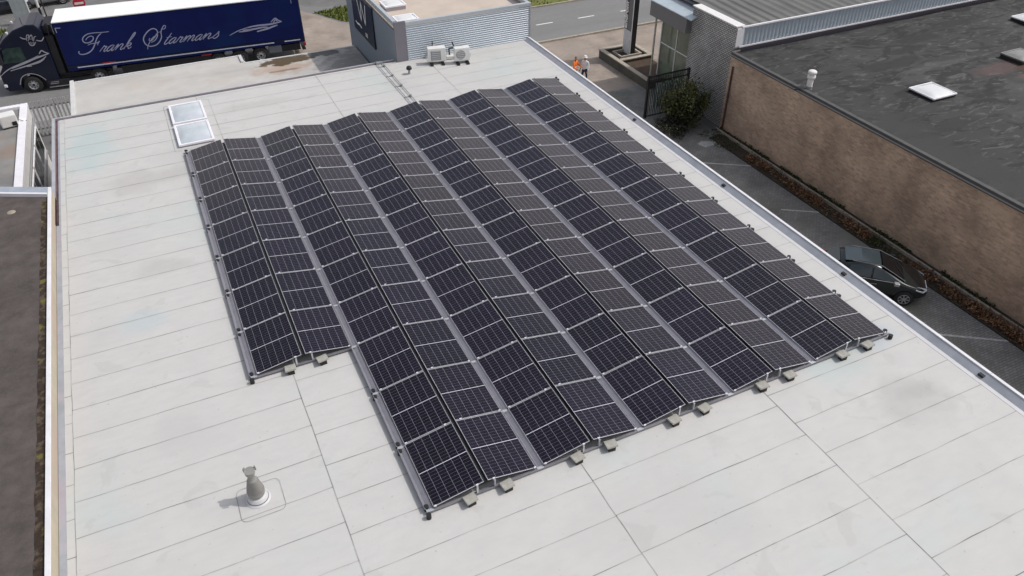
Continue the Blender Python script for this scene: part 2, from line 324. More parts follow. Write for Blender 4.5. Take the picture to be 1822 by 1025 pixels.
# lower front roof
M_low = mat('old_membrane', (.50, .49, .465), .8, var=.06, scale=1.5, detail=8, lo=.3, hi=.7, bump=.2)
overlay(M_low, (.36, .35, .33), .5, .5, .7, .6, stretch=(.4, 1.4, 1)); overlay(M_low, (.50, .42, .36), .35, .55, .7, .6, loc=(4, 4, 0))
for a in [((.23, .22, .21), 8.4, 26.5, 2.0, 4.5, .85), ((.42, .31, .24), 5.2, 28.1, 1.9, 1.0, .8), ((.075, .05, .02), 5.6, 28.95, 1.5, .62, .97, .25), ((.09, .09, .085), 7.5, 29.1, .9, .45, .9, .3), ((.2, .16, .13), 5.2, 27.75, .9, .13, .8, .3)]: spot(M_low, *a, nz=2.2)
LB = empty('front_extension', (0, 0, -1.7)); tag(LB, 'low flat roofed front building with stained roof and muddy puddle', 'building')
MB().prism([(-3.95, 22.52, G+1.7), (9.1, 22.52, G+1.7), (9.1, 29.3, G+1.7), (3.65, 29.4, G+1.7), (3.5, 30.4, G+1.7), (-3.95, 30.5, G+1.7)], (0, 0, -G-1.7-.2)).build('wall', M_wall, LB)
MB().prism([(-4.0, 22.505, -.19), (9.13, 22.505, -.19), (9.13, 29.42, -.19), (3.72, 29.56, -.19), (3.55, 30.53, -.19), (-4.0, 30.63, -.19)], (0, 0, .19)).build('roof', M_low, LB, recalc=False)
MB().box(-4.12, -3.95, 22.52, 30.66, -.19, .09).box(-3.94, 3.62, 30.52, 30.62, -.19, .03).box(3.5, 3.64, 29.6, 30.5, -.19, .08).prism([(3.66, 29.45, -.19), (9.1, 29.31, -.19), (9.1, 29.42, -.19), (3.66, 29.56, -.19)], (0, 0, .215)).build('edge_trim', mat('pale_trim', (.6, .6, .59), .6, var=.06), LB, bev=.01)
# grey ribbed office block behind
M_rib = mat('ribbed_cladding', (.50, .55, .60), .35, .35, var=.04, scale=1)
M_bgrey = mat('blue_grey_panel', (.19, .23, .275), .45, .1, var=.03, scale=.6)
M_pgrey = mat('dark_grey_panel', (.19, .18, .21), .5, var=.04, scale=.8)
M_tanroof = mat('tan_roof', (.54, .46, .39), .9, var=.06, scale=1.2, detail=8); overlay(M_tanroof, (.42, .38, .34), 1.0, .5, .7, .4)
OB = empty('office_block', (9.2, 22.2, G)); tag(OB, 'blue grey office block with horizontally ribbed cladding and tan roof', 'building'); T = -G
x1 = 6.32
e = MB().box(0, x1, .06, 8.0, 0, T+1.3); e.build('wall', M_bgrey, OB)
MB().box(-.03, .47, -.04, .058, 0, T+1.70).build('corner_panel', M_pgrey, OB)
rb = MB(); pr = []; z = T-.3; k = 0
while z < T+1.47:
    pr += [(-.0, z), (-.035, z+.03), (-.035, z+.062), (0, z+.092)]; z += .0935
rb.add([(.48, y, z) for y, z in pr]+[(x1, y, z) for y, z in pr], [(i, i+1, len(pr)+i+1, len(pr)+i) for i in range(len(pr)-1)])
rb.build('ribbed_cladding', M_rib, OB, recalc=False)
MB().box(x1, x1+.05, -.05, 8.05, 0, T+1.62).build('corner_trim', M_alu, OB)
MB().box(.05, x1-.01, .07, 7.9, T+1.31, T+1.38).build('roof', M_tanroof, OB)
MB().box(.472, x1+.052, -.045, .12, T+1.5, T+1.645).box(x1-.12, x1+.052, .125, 8.05, T+1.5, T+1.645).box(-.03, .12, .125, 8.05, T+1.5, T+1.705).build('parapet', mat('pale_blue_parapet', (.46, .5, .53), .4, .2, var=.03), OB, bev=.01)
MB().box(x1-.42, x1-.30, .2, 8.0, T+1.381, T+1.385).build('roof_gutter', M_pgrey, OB)
MB().box(-.05, x1, -.03, .05, T-.02, T+.03).build('base_flashing', M_dark, OB)
# sign on the blue wall
M_navy = mat('navy_sign', (.012, .02, .04), .35, var=.05)
sg = empty('wall_sign', (9.2, 22.2, 0)); tag(sg, 'dark navy sign with white lettering fixed to the blue grey wall', 'sign')
MB().box(-.07, -.005, 3.2, 6.6, -.55, 1.35).build('sign_board', M_navy, sg)
sm2 = MB(); Pf = lambda u, v: (-.078, u, v)
for st in ([(5.6, 1.2), (5.1, .2)], [(5.1, .2), (4.9, 1.2)], [(4.9, 1.2), (4.45, .2)], [(4.45, .2), (4.2, 1.2)], [(6.2, -.1), (5.9, -.15), (5.6, -.1), (5.2, -.16)], [(4.6, -.2), (4.3, -.35)], [(4.6, -.35), (4.3, -.2)]): ribbon(sm2, st, .09, P=Pf, taper=False)
sm2.build('sign_lettering', M_white, sg, recalc=False)
# rooflights on the tan roof
def rooflight(loc, sx_, sy_, h, label, glass, frame, cat='rooflight', group=None, curb=None, rz=0, fw=.085):
    e = empty('rooflight', loc, rz); tag(e, label, cat, group)
    a, b = sx_/2, sy_/2
    MB().box(-a+.03, a-.03, -b+.03, b-.03, 0, h).build('curb', curb or M_flash, e)
    f = MB(); w = fw
    f.box(-a, a, -b, -b+w, h, h+.07).box(-a, a, b-w, b, h, h+.07).box(-a, -a+w, -b+w, b-w, h, h+.07).box(a-w, a, -b+w, b-w, h, h+.07)
    f.build('frame', frame, e, bev=.012)
    g = MB(); n = 10; vs = []
    for j in range(n+1):
        for i in range(n+1):
            u, v = i/n*2-1, j/n*2-1
            vs.append((u*(a-w), v*(b-w), h+.045+.16*min(a, b)*(1-u**4)**.8*(1-v**4)**.8 if abs(u) < 1 and abs(v) < 1 else h+.045))
    g.add(vs, [(j*(n+1)+i, j*(n+1)+i+1, (j+1)*(n+1)+i+1, (j+1)*(n+1)+i) for j in range(n) for i in range(n)], True); g.build('dome', glass, e, recalc=False)
    return e
M_opal = mat('opal_dome', (.50, .56, .60), .16, var=.12, scale=1.5, coat=.2); overlay(M_opal, (.56, .54, .6), .9, .5, .7, .5)
M_opalw = mat('white_dome', (.72, .74, .74), .18, var=.04, scale=1.5, coat=.3)
M_frame = mat('white_pvc', (.82, .81, .85), .4, var=.05, scale=3)
rooflight((.36, 20.74, 0), 1.22, 1.74, .05, 'rooflight with blue dome against the far roof edge', M_opal, M_frame, group=None)
rooflight((.36, 18.87, 0), 1.22, 1.74, .05, 'rooflight with pale dome nearest the solar panels', M_opal, M_frame)
rooflight((10.05, 25.0, 1.38), 1.0, .95, .16, 'larger white box rooflight on the far part of the tan roof', M_opalw, M_frame)
rooflight((9.95, 22.95, 1.38), 1.0, .8, .14, 'white rooflight near the front edge of the tan roof', M_opalw, M_frame)
# air conditioners
M_case = mat('cream_casing', (.74, .74, .72), .45, var=.04, scale=4)
M_gril = mat('grey_grille', (.27, .28, .29), .6, var=.08, scale=20)
def ac(loc, rz, w, h, d, roundg, label, feet=True):
    e = empty('air_conditioner', loc, rz); tag(e, label, 'air conditioner', 'outdoor units by the ribbed wall' if feet else None); z0 = .12 if feet else 0
    MB().box(-w/2, w/2, -d/2, d/2, z0, z0+h, .02).build('casing', M_case, e)
    g = MB()
    if roundg: g.cyl((-w*.12, -d/2-.001, z0+h*.5), (-w*.12, -d/2-.02, z0+h*.5), h*.36, n=24)
    else: g.box(-w*.34, w*.22, -d/2-.015, -d/2-.001, z0+h*.13, z0+h*.82)
    g.build('fan_grille', M_gril, e)
    c = MB(); cx = -w*.12 if roundg else -w*.06
    for k in range(5): c.box(cx-h*.3, cx+h*.3, -d/2-.026, -d/2-.021, z0+h*(.22+.14*k), z0+h*(.22+.14*k)+.012)
    c.build('grille_bars', M_case, e)
    MB().box(w/2+.001, w/2+.03, -d*.2, d*.2, z0+h*.15, z0+h*.5).build('valve_cover', M_gril, e)
    if feet:
        for s in (-1, 1): MB().box(s*w*.32-.06, s*w*.32+.06, -d/2-.18, d/2+.1, 0, .07, .01).box(s*w*.32-.03, s*w*.32+.03, -d/2-.1, d/2+.05, .071, .118).build('foot', M_dark, e)
    return e
ac((10.68, 21.35, 0), R(-14), .76, .58, .34, False, 'cream air conditioner with square grille, left of the two outdoor units')
ac((11.68, 20.95, 0), R(-10), .66, .56, .30, True, 'cream air conditioner with round fan grille on black feet, right of the two')
e = empty('pipe_trunking', (11.25, 21.55, 0), R(-10)); tag(e, 'white pipe trunking on the roof between the two outdoor units', 'trunking')
MB().box(-.5, .5, -.09, .09, .02, .16, .02).build('cover', M_case, e); MB().tube([(.1, .05, .17), (.1, .12, .42), (.35, .2, .42), (.35, .62, .5)], .03).build('pipe', M_dark, e)
e = empty('wall_vent', (10.75, 22.1, .45)); tag(e, 'small grey hooded vent on the ribbed wall above the outdoor unit', 'vent')
MB().cyl((0, .1, 0), (0, -.08, 0), .07).obox((0, -.12, .06), (.2, .16, .03), (.5, 0, 0)).build('hood', M_gril, e); MB().cyl((0, -.1, 0), (0, -.1, .28), .022).build('pipe', M_dark, e)
e = empty('roof_vent', (9.22, 20.75, 0)); tag(e, 'small black mushroom vent on the pale roof near the conduit', 'vent')
MB().lathe((0, 0, 0), [(.07, 0), (.05, .03), (.04, .22)]).build('pipe', M_gril, e); MB().lathe((0, 0, 0), [(.02, .2), (.11, .2), (.12, .26), (.08, .33), (.0, .35)]).build('cowl', M_dark, e)
# conduit
M_pipe = mat('grey_conduit', (.33, .33, .36), .45, .3, var=.1)
e = empty('conduit', (8.4, 17.6, 0)); tag(e, 'twin grey conduit pipes running from the panels to the far roof edge', 'conduit')
for dx in (-.11, .11): MB().cyl((dx, .2, .06), (dx+(.02 if dx > 0 else -.02), 4.8, .06), .016, n=8).build('pipe', M_pipe, e)
for k in range(4): MB().box(-.15, .15, .97+k*1.12, 1.0+k*1.12, 0, .03).box(.07, .15, .94+k*1.12, 1.03+k*1.12, .031, .09).build('bracket', M_gril, e)
MB().box(-.13, .13, 4.65, 4.8, .0, .1, .01).build('junction_box', M_gril, e)
# big roof vent
M_vent = mat('grey_plastic_vent', (.27, .265, .25), .55, var=.08, scale=6)
e = empty('roof_vent', (-.59, 1.80, 0)); tag(e, 'tall grey ribbed vent cowl on its own welded patch of roof', 'vent')
MB().lathe((0, 0, 0), [(.25, .006), (.225, .02), (.205, .05), (.19, .12), (.17, .14), (.05, .15)], 28).build('base_collar', mat('pale_collar', (.55, .55, .56), .5, var=.05), e)
MB().lathe((0, 0, 0), [(.213, .0), (.216, .03), (.207, .052)], 28).build('base_ring', M_dark, e)
pf = [(.13, .12), (.165, .18), (.168, .25)]
for k in range(7): pf += [(.162-.011*k, .27+.05*k), (.172-.011*k, .285+.05*k), (.138-.0095*k, .31+.05*k)]
pf += [(.075, .62), (.07, .70), (.072, .76), (.095, .78), (.06, .79), (.0, .79)]
MB().lathe((0, 0, 0), pf, 28).build('cowl', M_vent, e)
t_ = MB().cyl((0, 0, .79), (0, 0, .86), .095, .105, n=18)
for a in (20, 140, 260): t_.obox((math.cos(R(a))*.12, math.sin(R(a))*.12, .84), (.02, .05, .10), (0, 0, R(a)))
t_.build('cap', M_vent, e)
# ================================================================== solar array
L_ = 1.742; PITCH = 2.4095
M_cell = bpy.data.materials.new('solar_cells'); M_cell.use_nodes = True
def cellmat():
    N, L, b = nodes(M_cell)
    tc = N.new('ShaderNodeTexCoord'); sp = N.new('ShaderNodeSeparateXYZ'); L.new(tc.outputs['Object'], sp.inputs[0])
    def math_(op, a, b_=None, c=None):
        n = N.new('ShaderNodeMath'); n.operation = op
        for i, q in enumerate((a, b_, c)):
            if q is None: continue
            if isinstance(q, (int, float)): n.inputs[i].default_value = q
            else: L.new(q, n.inputs[i])
        return n.outputs[0]
    def line(src, off, step, w):
        f = math_('FRACT', math_('DIVIDE', math_('ADD', src, off), step)); d = math_('ABSOLUTE', math_('SUBTRACT', f, .5))
        return math_('GREATER_THAN', d, .5-w/2/step)
    gx = line(sp.outputs[0], 3*.178+10*.178, .178, .0050)       # six columns across
    gy = line(sp.outputs[1], 20*.0835+.0, .0835, .0028)         # ten half cells each side of the bar
    bus = line(sp.outputs[0], 10*.178, .0178, .0013)
    info = N.new('ShaderNodeObjectInfo')
    n = N.new('ShaderNodeTexNoise'); n.inputs['Scale'].default_value = 1.6; n.inputs['Detail'].default_value = 3; n.noise_dimensions = '4D'
    L.new(tc.outputs['Object'], n.inputs[0]); L.new(math_('MULTIPLY', info.outputs['Random'], 40.), n.inputs['W'])
    r = N.new('ShaderNodeValToRGB'); L.new(n.outputs[0], r.inputs[0]); r.color_ramp.elements[0].position = .35; r.color_ramp.elements[1].position = .7
    r.color_ramp.elements[0].color = (.0036, .0018, .0072, 1); r.color_ramp.elements[1].color = (.0080, .0050, .0125, 1)
    # whole-panel tone difference
    hs = N.new('ShaderNodeHueSaturation'); L.new(r.outputs[0], hs.inputs['Color']); L.new(math_('MULTIPLY_ADD', info.outputs['Random'], .5, .75), hs.inputs['Value'])
    def mixc(f, a, col, k=1.):
        m = N.new('ShaderNodeMix'); m.data_type = 'RGBA'; L.new(math_('MULTIPLY', f, k), m.inputs[0]); L.new(a, m.inputs[6]); m.inputs[7].default_value = (*col, 1); return m.outputs[2]
    c = mixc(bus, hs.outputs[0], (.06, .06, .07), .35)
    c = mixc(gy, c, (.25, .24, .29), .85); c = mixc(gx, c, (.30, .30, .36), .95)
    L.new(c, b.inputs['Base Color']); b.inputs['Roughness'].default_value = .22; b.inputs['IOR'].default_value = 1.45; b.inputs['Specular IOR Level'].default_value = .5
    # dust makes the glass slightly uneven
    n2 = N.new('ShaderNodeTexNoise'); n2.inputs['Scale'].default_value = 5; L.new(tc.outputs['Object'], n2.inputs[0])
    mr = N.new('ShaderNodeMapRange'); L.new(n2.outputs[0], mr.inputs[0]); mr.inputs[3].default_value = .05; mr.inputs[4].default_value = .15; L.new(mr.outputs[0], b.inputs['Roughness'])
cellmat()
M_pframe = mat('anodised_frame', (.74, .74, .78), .4, .15, var=.05, scale=4)
M_bar = mat('panel_centre_bar', (.62, .62, .68), .4, var=.04)
M_galv = mat('galvanised_steel', (.29, .285, .32), .42, .4, var=.14, scale=2.5); overlay(M_galv, (.22, .22, .25), 1.3, .5, .65, .5)
M_conc = mat('concrete_tile', (.42, .41, .37), .9, var=.12, scale=9, bump=.3)
HW, HL = .545, .861
def make_panel():
    e = empty('solar_panel')
    MB().add([(-HW+.008, -HL+.008, .0), (HW-.008, -HL+.008, .0), (HW-.008, HL-.008, .0), (-HW+.008, HL-.008, .0)], [(0, 1, 2, 3)]).build('cell_sheet', M_cell, e, recalc=False)
    t = .0085; f = MB()
    for a in ((-HW, HW, -HL, -HL+t), (-HW, HW, HL-t, HL), (-HW, -HW+t*.5, -HL+t, HL-t), (HW-t*.5, HW, -HL+t, HL-t)): f.box(a[0], a[1], a[2], a[3], -.003, .004)
    f.build('frame', M_pframe, e)
    MB().box(-HW+.012, HW-.012, -.0075, .0075, .0015, .003).build('centre_bar', M_bar, e)
    MB().box(-HW+.001, HW-.001, -HL+.001, HL-.001, -.034, -.0035).build('back_sheet', M_dark, e)
    return e
proto = make_panel(); first = True
tilt = math.atan2(.185, 1.07); xc = (.055+1.125)/2; zc = (.115+.30)/2+.02
rn = random.Random(3)
for i in range(6):
    nrow = 7 if i == 0 else 10
    for side in (0, 1):
        for k in range(nrow):
            p = proto if first else copy_tree(proto); first = False
            yy = (10-k-.5)*L_; xx = i*PITCH+(xc if side == 0 else 2*1.1725-xc)
            p.location = (xx, yy, zc); p.rotation_euler = (rn.uniform(-.002, .002), (-tilt if side == 0 else tilt)+rn.uniform(-.004, .004), 0)
            tag(p, '%s panel from the far end of the %s %s row from the left' % (ORD[k], ORD[i], 'dark left-sloping' if side == 0 else 'lighter right-sloping'), 'solar panel', 'solar panels in the tented rows')
small_cache = {}
def small(name, c, size, m, parent):
    if name not in small_cache: small_cache[name] = MB().box(-size[0]/2, size[0]/2, -size[1]/2, size[1]/2, -size[2]/2, size[2]/2).build(name, m, parent); o = small_cache[name]
    else: o = small_cache[name].copy(); scene.collection.objects.link(o); o.parent = parent
    o.location = c; return o
# seam rails with rubber feet and end posts
for k in range(11):
    x0 = 0 if k <= 7 else PITCH; y = (10-k)*L_
    e = empty('mounting_rail', (x0, y, 0)); tag(e, ('metal mounting rail with black rubber feet at the %s panel seam from the far end' % ORD[k]), 'mounting rail', 'rails under the panel seams')
    x1_ = 6*PITCH-x0
    MB().box(-.09, x1_+.02, -.022, .022, .045, .085).build('rail', M_galv, e)
    for xx in (-.05, x1_-.0):
        for s in (-1, 1): MB().cyl((xx-.03+s*.01, s*.10, 0.002), (xx-.03+s*.01, s*.10, .12), .052, n=10).build('rubber_foot', M_dark, e)
    if True:
        i0 = 0 if k <= 7 else 1
        for i in range(i0, 6):
            X = i*PITCH-x0
            for xx, zz in ((.09, .15), (.98, .30), (1.34, .31), (2.26, .15)):
                small('clamp', (X+xx, 0, zz+.014), (.05, .024, .028), M_wcap, e)
            if k in (0, 10) or (k == 7 and i == 0):
                for xx in (.98, 1.36): small('support_post', (X+xx, 0, .178), (.036, .036, .185), M_alu, e)
            small('rail_joint', (X-.025, 0, .093), (.15, .06, .014), M_alu, e)
# sheet-metal troughs in the valleys
def trough(loc, ln, w):
    e = empty('metal_trough', loc); h = w/2
    e2 = MB().prism([(-h-.03, 0, .085), (-h*.45, 0, .03), (h, 0, .055), (h+.02, 0, .075), (h+.018, 0, .079), (h-.002, 0, .059), (-h*.45, 0, .034), (-h-.027, 0, .089)], (0, ln, 0))
    e2.build('tray', M_galv, e); MB().box(-h*.9, h*.9, ln-.03, ln+.006, .05, .058).build('joint', M_gril, e)
    return e
tp = None
for i in range(0, 6):
    for k in range(10):
        if i == 0 and k > 6: continue
        loc = (i*PITCH-.02+(-.02 if i == 0 or (i == 1 and k > 6) else 0), (9-k)*L_+.03, .04)
        if tp is None: t = tp = trough(loc, L_-.05, .105)
        else: t = copy_tree(tp); t.location = loc
        tag(t, ('%s trough from the far end %s' % (ORD[k], 'along the short leftmost row edge' if i == 0 else 'in the %s valley between rows from the left' % ORD[i-1])), 'metal trough', 'sheet metal troughs between the rows')
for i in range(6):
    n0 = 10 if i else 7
    e = MB().box(-.046, .046, 0, n0*L_-.24, .20, .262).build('ridge_shade_strip', M_dark); e.location = (i*PITCH+1.1725, (10-n0)*L_+.06, 0)  # black strip added so the sunlit ridge gap reads as dark shade
    tag(e, 'added black strip shading the ridge gap of the %s tented panel row from the left' % ORD[i], 'shade strip', 'added shade strips under the ridges')
# concrete ballast tiles on the near ends of the rows
bp_ = None; n = 0
spots_ = [(.80, 5.17, 0), (1.56, 5.17, 1)]+[(i*PITCH+d, -.05, s) for i in range(1, 6) for d, s in ((.78, 0), (1.58, 1))]
names_ = ['left tile under the short row end', 'right tile under the short row end']+['%s tile from the left along the near edge' % ORD[q] for q in range(10)]
for q, (x, y, s) in enumerate(spots_):
    if bp_ is None:
        e = bp_ = empty('ballast_tile'); MB().obox((0, 0, .135), (.25, .22, .05), (R(-9), R(-4), 0), .006).build('tile', M_conc, e); MB().obox((0, -.03, .05), (.16, .12, .1)).build('rubber_pad', M_dark, e)
    else: e = copy_tree(bp_)
    e.location = (x, y-.07, 0); e.rotation_euler = (0, 0, R(rn.uniform(-8, 8)))
    tag(e, 'grey concrete ballast tile, '+names_[q]+' of panels', 'ballast tile', 'concrete tiles weighing down the frames')
# ================================================================== left neighbours
M_bit = mat('bitumen_left', (.086, .073, .068), .95, var=.22, scale=2.5, detail=10, bump=.4, bscale=30)
overlay(M_bit, (.048, .04, .037), .6, .5, .7, .6, stretch=(.4, 1, 1)); overlay(M_bit, (.11, .088, .085), 14, .5, .6, .35)
M_moss = mat('moss_gutter', (.035, .022, .015), 1, var=.3, scale=6, bump=.8); overlay(M_moss, (.10, .075, .05), 7, .5, .62, .9); overlay(M_moss, (.14, .13, .03), 2.2, .6, .66, .9)
M_cream = mat('cream_wall', (.47, .42, .32), .85, var=.07, scale=2); overlay(M_cream, (.47, .36, .30), .8, .5, .6, .6, stretch=(1, .4, 1))
LN = empty('neighbour_building', (-4.2, 0, G)); tag(LN, 'building with dark bitumen roof and cream side wall along the left roof edge', 'building')
fp = [(0, -14), (0, 16.15), (-1.4, 16.85), (-22, 27), (-22, -14)]
MB().prism([(x, y, 0) for x, y in fp], (0, 0, T+.30)).box(-.085, 0, -14, 15.7, T+.301, T+.409).build('wall', M_cream, LN)
fi = [(-.11, -14), (-.11, 15.98), (-1.42, 16.6), (-21.9, 26.7), (-21.9, -14)]
MB().prism([(x, y, T+.301) for x, y in fi], (0, 0, .05)).build('roof', M_bit, LN)
mm = MB(); rr = random.Random(9)
ys = [-14+.25*q for q in range(121)]
mm.add([(-.10, y, T+.36) for y in ys if y < 15.7]+[(-.27-rr.uniform(0, .035), y, T+.36) for y in ys if y < 15.7], [(q, q+1, len([y for y in ys if y < 15.7])+q+1, len([y for y in ys if y < 15.7])+q) for q in range(len([y for y in ys if y < 15.7])-1)])
mm.build('moss_strip', M_moss, LN, recalc=False)
MB().box(-.085, .012, -14, 16.15, T+.41, T+.45).build('edge_trim', M_wcap, LN, bev=.006)
MB().prism([(.0, 16.16, T+.301), (-1.4, 16.86, T+.301), (-22, 27.0, T+.301), (-22, 26.6, T+.301), (-1.4, 16.46, T+.301), (-.1, 15.80, T+.301)], (0, 0, .13)).build('end_gutter', mat('blue_grey_gutter', (.38, .43, .5), .45, .2, var=.1), LN)
MB().prism([(-.1, 15.78, T+.302), (-1.4, 16.44, T+.302), (-22, 26.58, T+.302), (-22, 26.48, T+.302), (-1.4, 16.34, T+.302), (-.1, 15.68, T+.302)], (0, 0, .16)).build('gutter_lip', M_wcap, LN)
MB().lathe((-1.1, 15.2, T+.35), [(.12, 0), (.1, .02), (0, .03)]).build('roof_outlet', M_kerb, LN)
# pale building beyond
M_groof = mat('grey_flat_roof', (.24, .235, .225), .9, var=.14, scale=.8, detail=8); overlay(M_groof, (.27, .2, .16), .35, .5, .6, .7); overlay(M_groof, (.15, .15, .15), .5, .55, .7, .6, loc=(3, 1, 2))
M_wwall = mat('white_render', (.72, .72, .70), .7, var=.06, scale=1.5); overlay(M_wwall, (.5, .5, .5), 1.2, .55, .7, .5)
M_dglass = mat('dark_glass', (.02, .025, .03), .08, var=.2)
WB = empty('white_building', (-6.45, 17.2, G)); tag(WB, 'white walled building with grey roof and window bands at far left', 'building'); H2 = 3.3
MB().prism([(0, -1.3, 0), (0, 15.4, 0), (-22, 15.2, 0), (-22, 5, 0), (-12, 5., 0), (-3, 0.6, 0), (-2, -.5, 0)], (0, 0, H2-.12)).build('wall', M_wwall, WB)
MB().prism([(-.3, -1.2, H2-.119), (-.3, 15.1, H2-.119), (-21.9, 14.9, H2-.119), (-21.9, 5.2, H2-.119), (-11.9, 5.2, H2-.119), (-3, .7, H2-.119)], (0, 0, .04)).build('roof', M_groof, WB)
MB().box(-.3, .03, -1.3, 15.42, H2-.118, H2+.06).prism([(-.3, 15.12, H2-.118), (-22, 14.92, H2-.118), (-22, 15.22, H2-.118), (-.3, 15.42, H2-.118)], (0, 0, .178)).build('parapet', M_frame, WB, bev=.02)
for q in range(6): 
    w = MB().box(.002, .05, 1.0+q*2.35, 3.1+q*2.35, 1.15, 2.35).build('window', M_frame, WB)
    MB().box(.051, .058, 1.08+q*2.35, 2.0+q*2.35, 1.22, 2.28).box(.051, .058, 2.08+q*2.35, 3.02+q*2.35, 1.22, 2.28).build('pane', M_dglass, w)
MB().box(.031, .10, -1.2, 15.3, 2.62, 2.70).box(.031, .07, -1.2, 15.3, .8, .86).build('wall_ledge', M_gril, WB)
MB().tube([(.08, 4.0, .1), (.08, 4.0, 3.1), (-.2, 4.0, 3.38)], .045).build('downpipe', M_gril, WB)
e = empty('air_conditioner', (-7.1, 30.45, G+H2-.08), R(12)); tag(e, 'white box unit standing on the grey roof at far left', 'air conditioner')
MB().box(-.36, .34, -.3, .3, .06, .62, .05).build('casing', M_case, e); MB().box(.08, .28, -.318, -.305, .12, .3).build('opening', M_dark, e); MB().box(-.34, -.24, -.25, .25, 0, .055).box(.22, .32, -.25, .25, 0, .055).build('foot', M_dark, e); MB().tube([(.4, -.1, .25), (.6, -.1, .1), (.7, -.15, .16)], .02).build('pipe', M_gril, e)
# slatted fence in the passage
FN = empty('slatted_fence', (-7.7, 36.2, G)); tag(FN, 'grey vertical slat fence closing the passage beside the white building', 'fence')
s_ = MB()
for q in range(19): s_.box(q*.2, q*.2+.095, 0, .03, .08, 2.0)
s_.build('slats', mat('weathered_slat', (.5, .49, .47), .8, var=.15, scale=3), FN); MB().box(0, 3.75, .032, .07, .4, .48).box(0, 3.75, .032, .07, 1.6, 1.68).build('cross_rail', M_gril, FN)
for q in range(3): MB().box(q*1.85, q*1.85+.07, .072, .14, 0, 1.95).build('post', M_gril, FN)
bush('weeds', 'yellow green weeds growing at the foot of the slat fence', 'weeds', (-5.2, 35.0, .5), (.9, .6, .6), 2200, .06, 21, [(.2, .19, .04), (.28, .24, .1), (.1, .12, .03)])
# ================================================================== right neighbours
M_bwall = brickmat('brown_brick', (.63, .45, .325), (.43, .305, .225), (.50, .41, .32), .24, .10, 'x', .016)
overlay(M_bwall, (.58, .44, .32), .6, .5, .7, .4); overlay(M_bwall, (.36, .27, .205), 2.5, .56, .64, .35); overlay(M_bwall, (.30, .22, .165), 3.2, .57, .64, .4, stretch=(1, .8, 2.6)); overlay(M_bwall, (.66, .50, .38), 3.6, .60, .68, .35, stretch=(1, .8, 2.4), loc=(0, 9, 4))
M_bit2 = mat('bitumen_right', (.036, .036, .036), .85, var=.07, scale=.8, detail=10, bump=.3, bscale=20)
overlay(M_bit2, (.062, .062, .06), .22, .5, .66, .7, stretch=(.8, .5, 1), dist=1.2); overlay(M_bit2, (.016, .016, .016), .42, .53, .6, .9, stretch=(.7, 1, 1), dist=2.2, loc=(5, 3, 0)); overlay(M_bit2, (.098, .098, .094), 1.1, .57, .64, .75, dist=2.5, stretch=(.6, 1.6, 1)); overlay(M_bit2, (.014, .014, .014), .5, .56, .60, .8, dist=3.0, stretch=(.6, 1.5, 1), loc=(20, 1, 0)); overlay(M_bit2, (.085, .085, .082), 2.2, .56, .72, .45, dist=1, stretch=(.5, 1.2, 1))
for a in [((.024, .024, .024), 31.2, 13.6, 1.9, .35, .7), ((.022, .022, .022), 33.0, 16.6, 2.4, .6, .85, .35), ((.022, .022, .022), 35.0, 17.6, 1.8, .35, .85, .3), ((.022, .022, .022), 36.8, 18.6, 2.2, .5, .85, .35), ((.022, .022, .022), 41.0, 19.5, 2.2, .5, .8, .3), ((.024, .024, .024), 30.2, 10.4, 1.6, .45, .7, .3), ((.024, .024, .024), 29.0, 11.8, .9, .5, .6, .3), ((.09, .09, .088), 35.5, 15.5, 3.5, .3, .5), ((.09, .09, .088), 37.5, 11.5, 3.0, 1.4, .5), ((.03, .03, .03), 34.8, 8.6, 1.7, 1.0, .5), ((.036, .036, .036), 27.9, 8, 1.6, 9, .95), ((.10, .062, .058), 37.6, 13.9, 2.2, .7, .7, .4), ((.11, .075, .068), 38.8, 12.7, 1.8, .45, .7, .4), ((.06, .033, .018), 39.2, 13.3, 1.5, .4, .95, .3)]: spot(M_bit2, *a)
DB = empty('brick_building', (26.7, 21.2, G)); tag(DB, 'brown brick building with large flat black bitumen roof at right', 'building')
MB().box(0, 45, -36, -.02, 0, T-2.36).build('wall', M_bwall, DB)
rf = MB(); nx, ny = 60, 48; vs = []
for j in range(ny+1):
    for i in range(nx+1):
        x = .12+i/nx*44; y = -35.8+j/ny*35.7; ed = min(1, x/1.5, )
        vs.append((x, y, T-2.2+ed*.05*noise.noise(Vector((x*.35, y*.35, 3)))-.04*ed))
rf.add(vs, [(j*(nx+1)+i, j*(nx+1)+i+1, (j+1)*(nx+1)+i+1, (j+1)*(nx+1)+i) for j in range(ny) for i in range(nx)], True)
ro = rf.build('roof', M_bit2, DB, recalc=False)
# the stains are placed in world metres: shift the object so object coords = world coords
ro.location = (-26.7, -21.2, 0)
for v in ro.data.vertices: v.co.x += 26.7; v.co.y += 21.2
MB().box(-.05, .16, -36, -.02, T-2.36, T-2.12).build('roof_edge', mat('bitumen_edge', (.085, .085, .085), .8, var=.1), DB, bev=.02)
MB().box(-.062, -.051, -36, -.02, T-2.30, T-2.24).build('edge_bead', M_gril, DB)
MB().tube([(-.06, -.35, 0), (-.06, -.35, 3.6)], .05).build('downpipe', M_redch, DB)
e = empty('roof_vent', (27.1, 16.0, -2.2)); tag(e, 'white pipe vent with round cap on the black roof', 'vent')
MB().lathe((0, 0, 0), [(.15, 0), (.14, .1), (.13, .5)], 18).build('pipe', M_case, e); MB().lathe((0, 0, 0), [(.155, .02), (.155, .16)], 18).build('collar', M_gril, e)
MB().lathe((0, 0, 0), [(.13, .5), (.19, .53), (.19, .66), (.12, .69), (.12, .74), (.2, .75), (.2, .86), (.15, .9), (0, .9)], 18).build('cap', M_case, e)
MB().tube([(-.15, 0, .04), (-.5, .05, .04), (-.7, .2, .03)], .025).build('cable', M_dark, e)
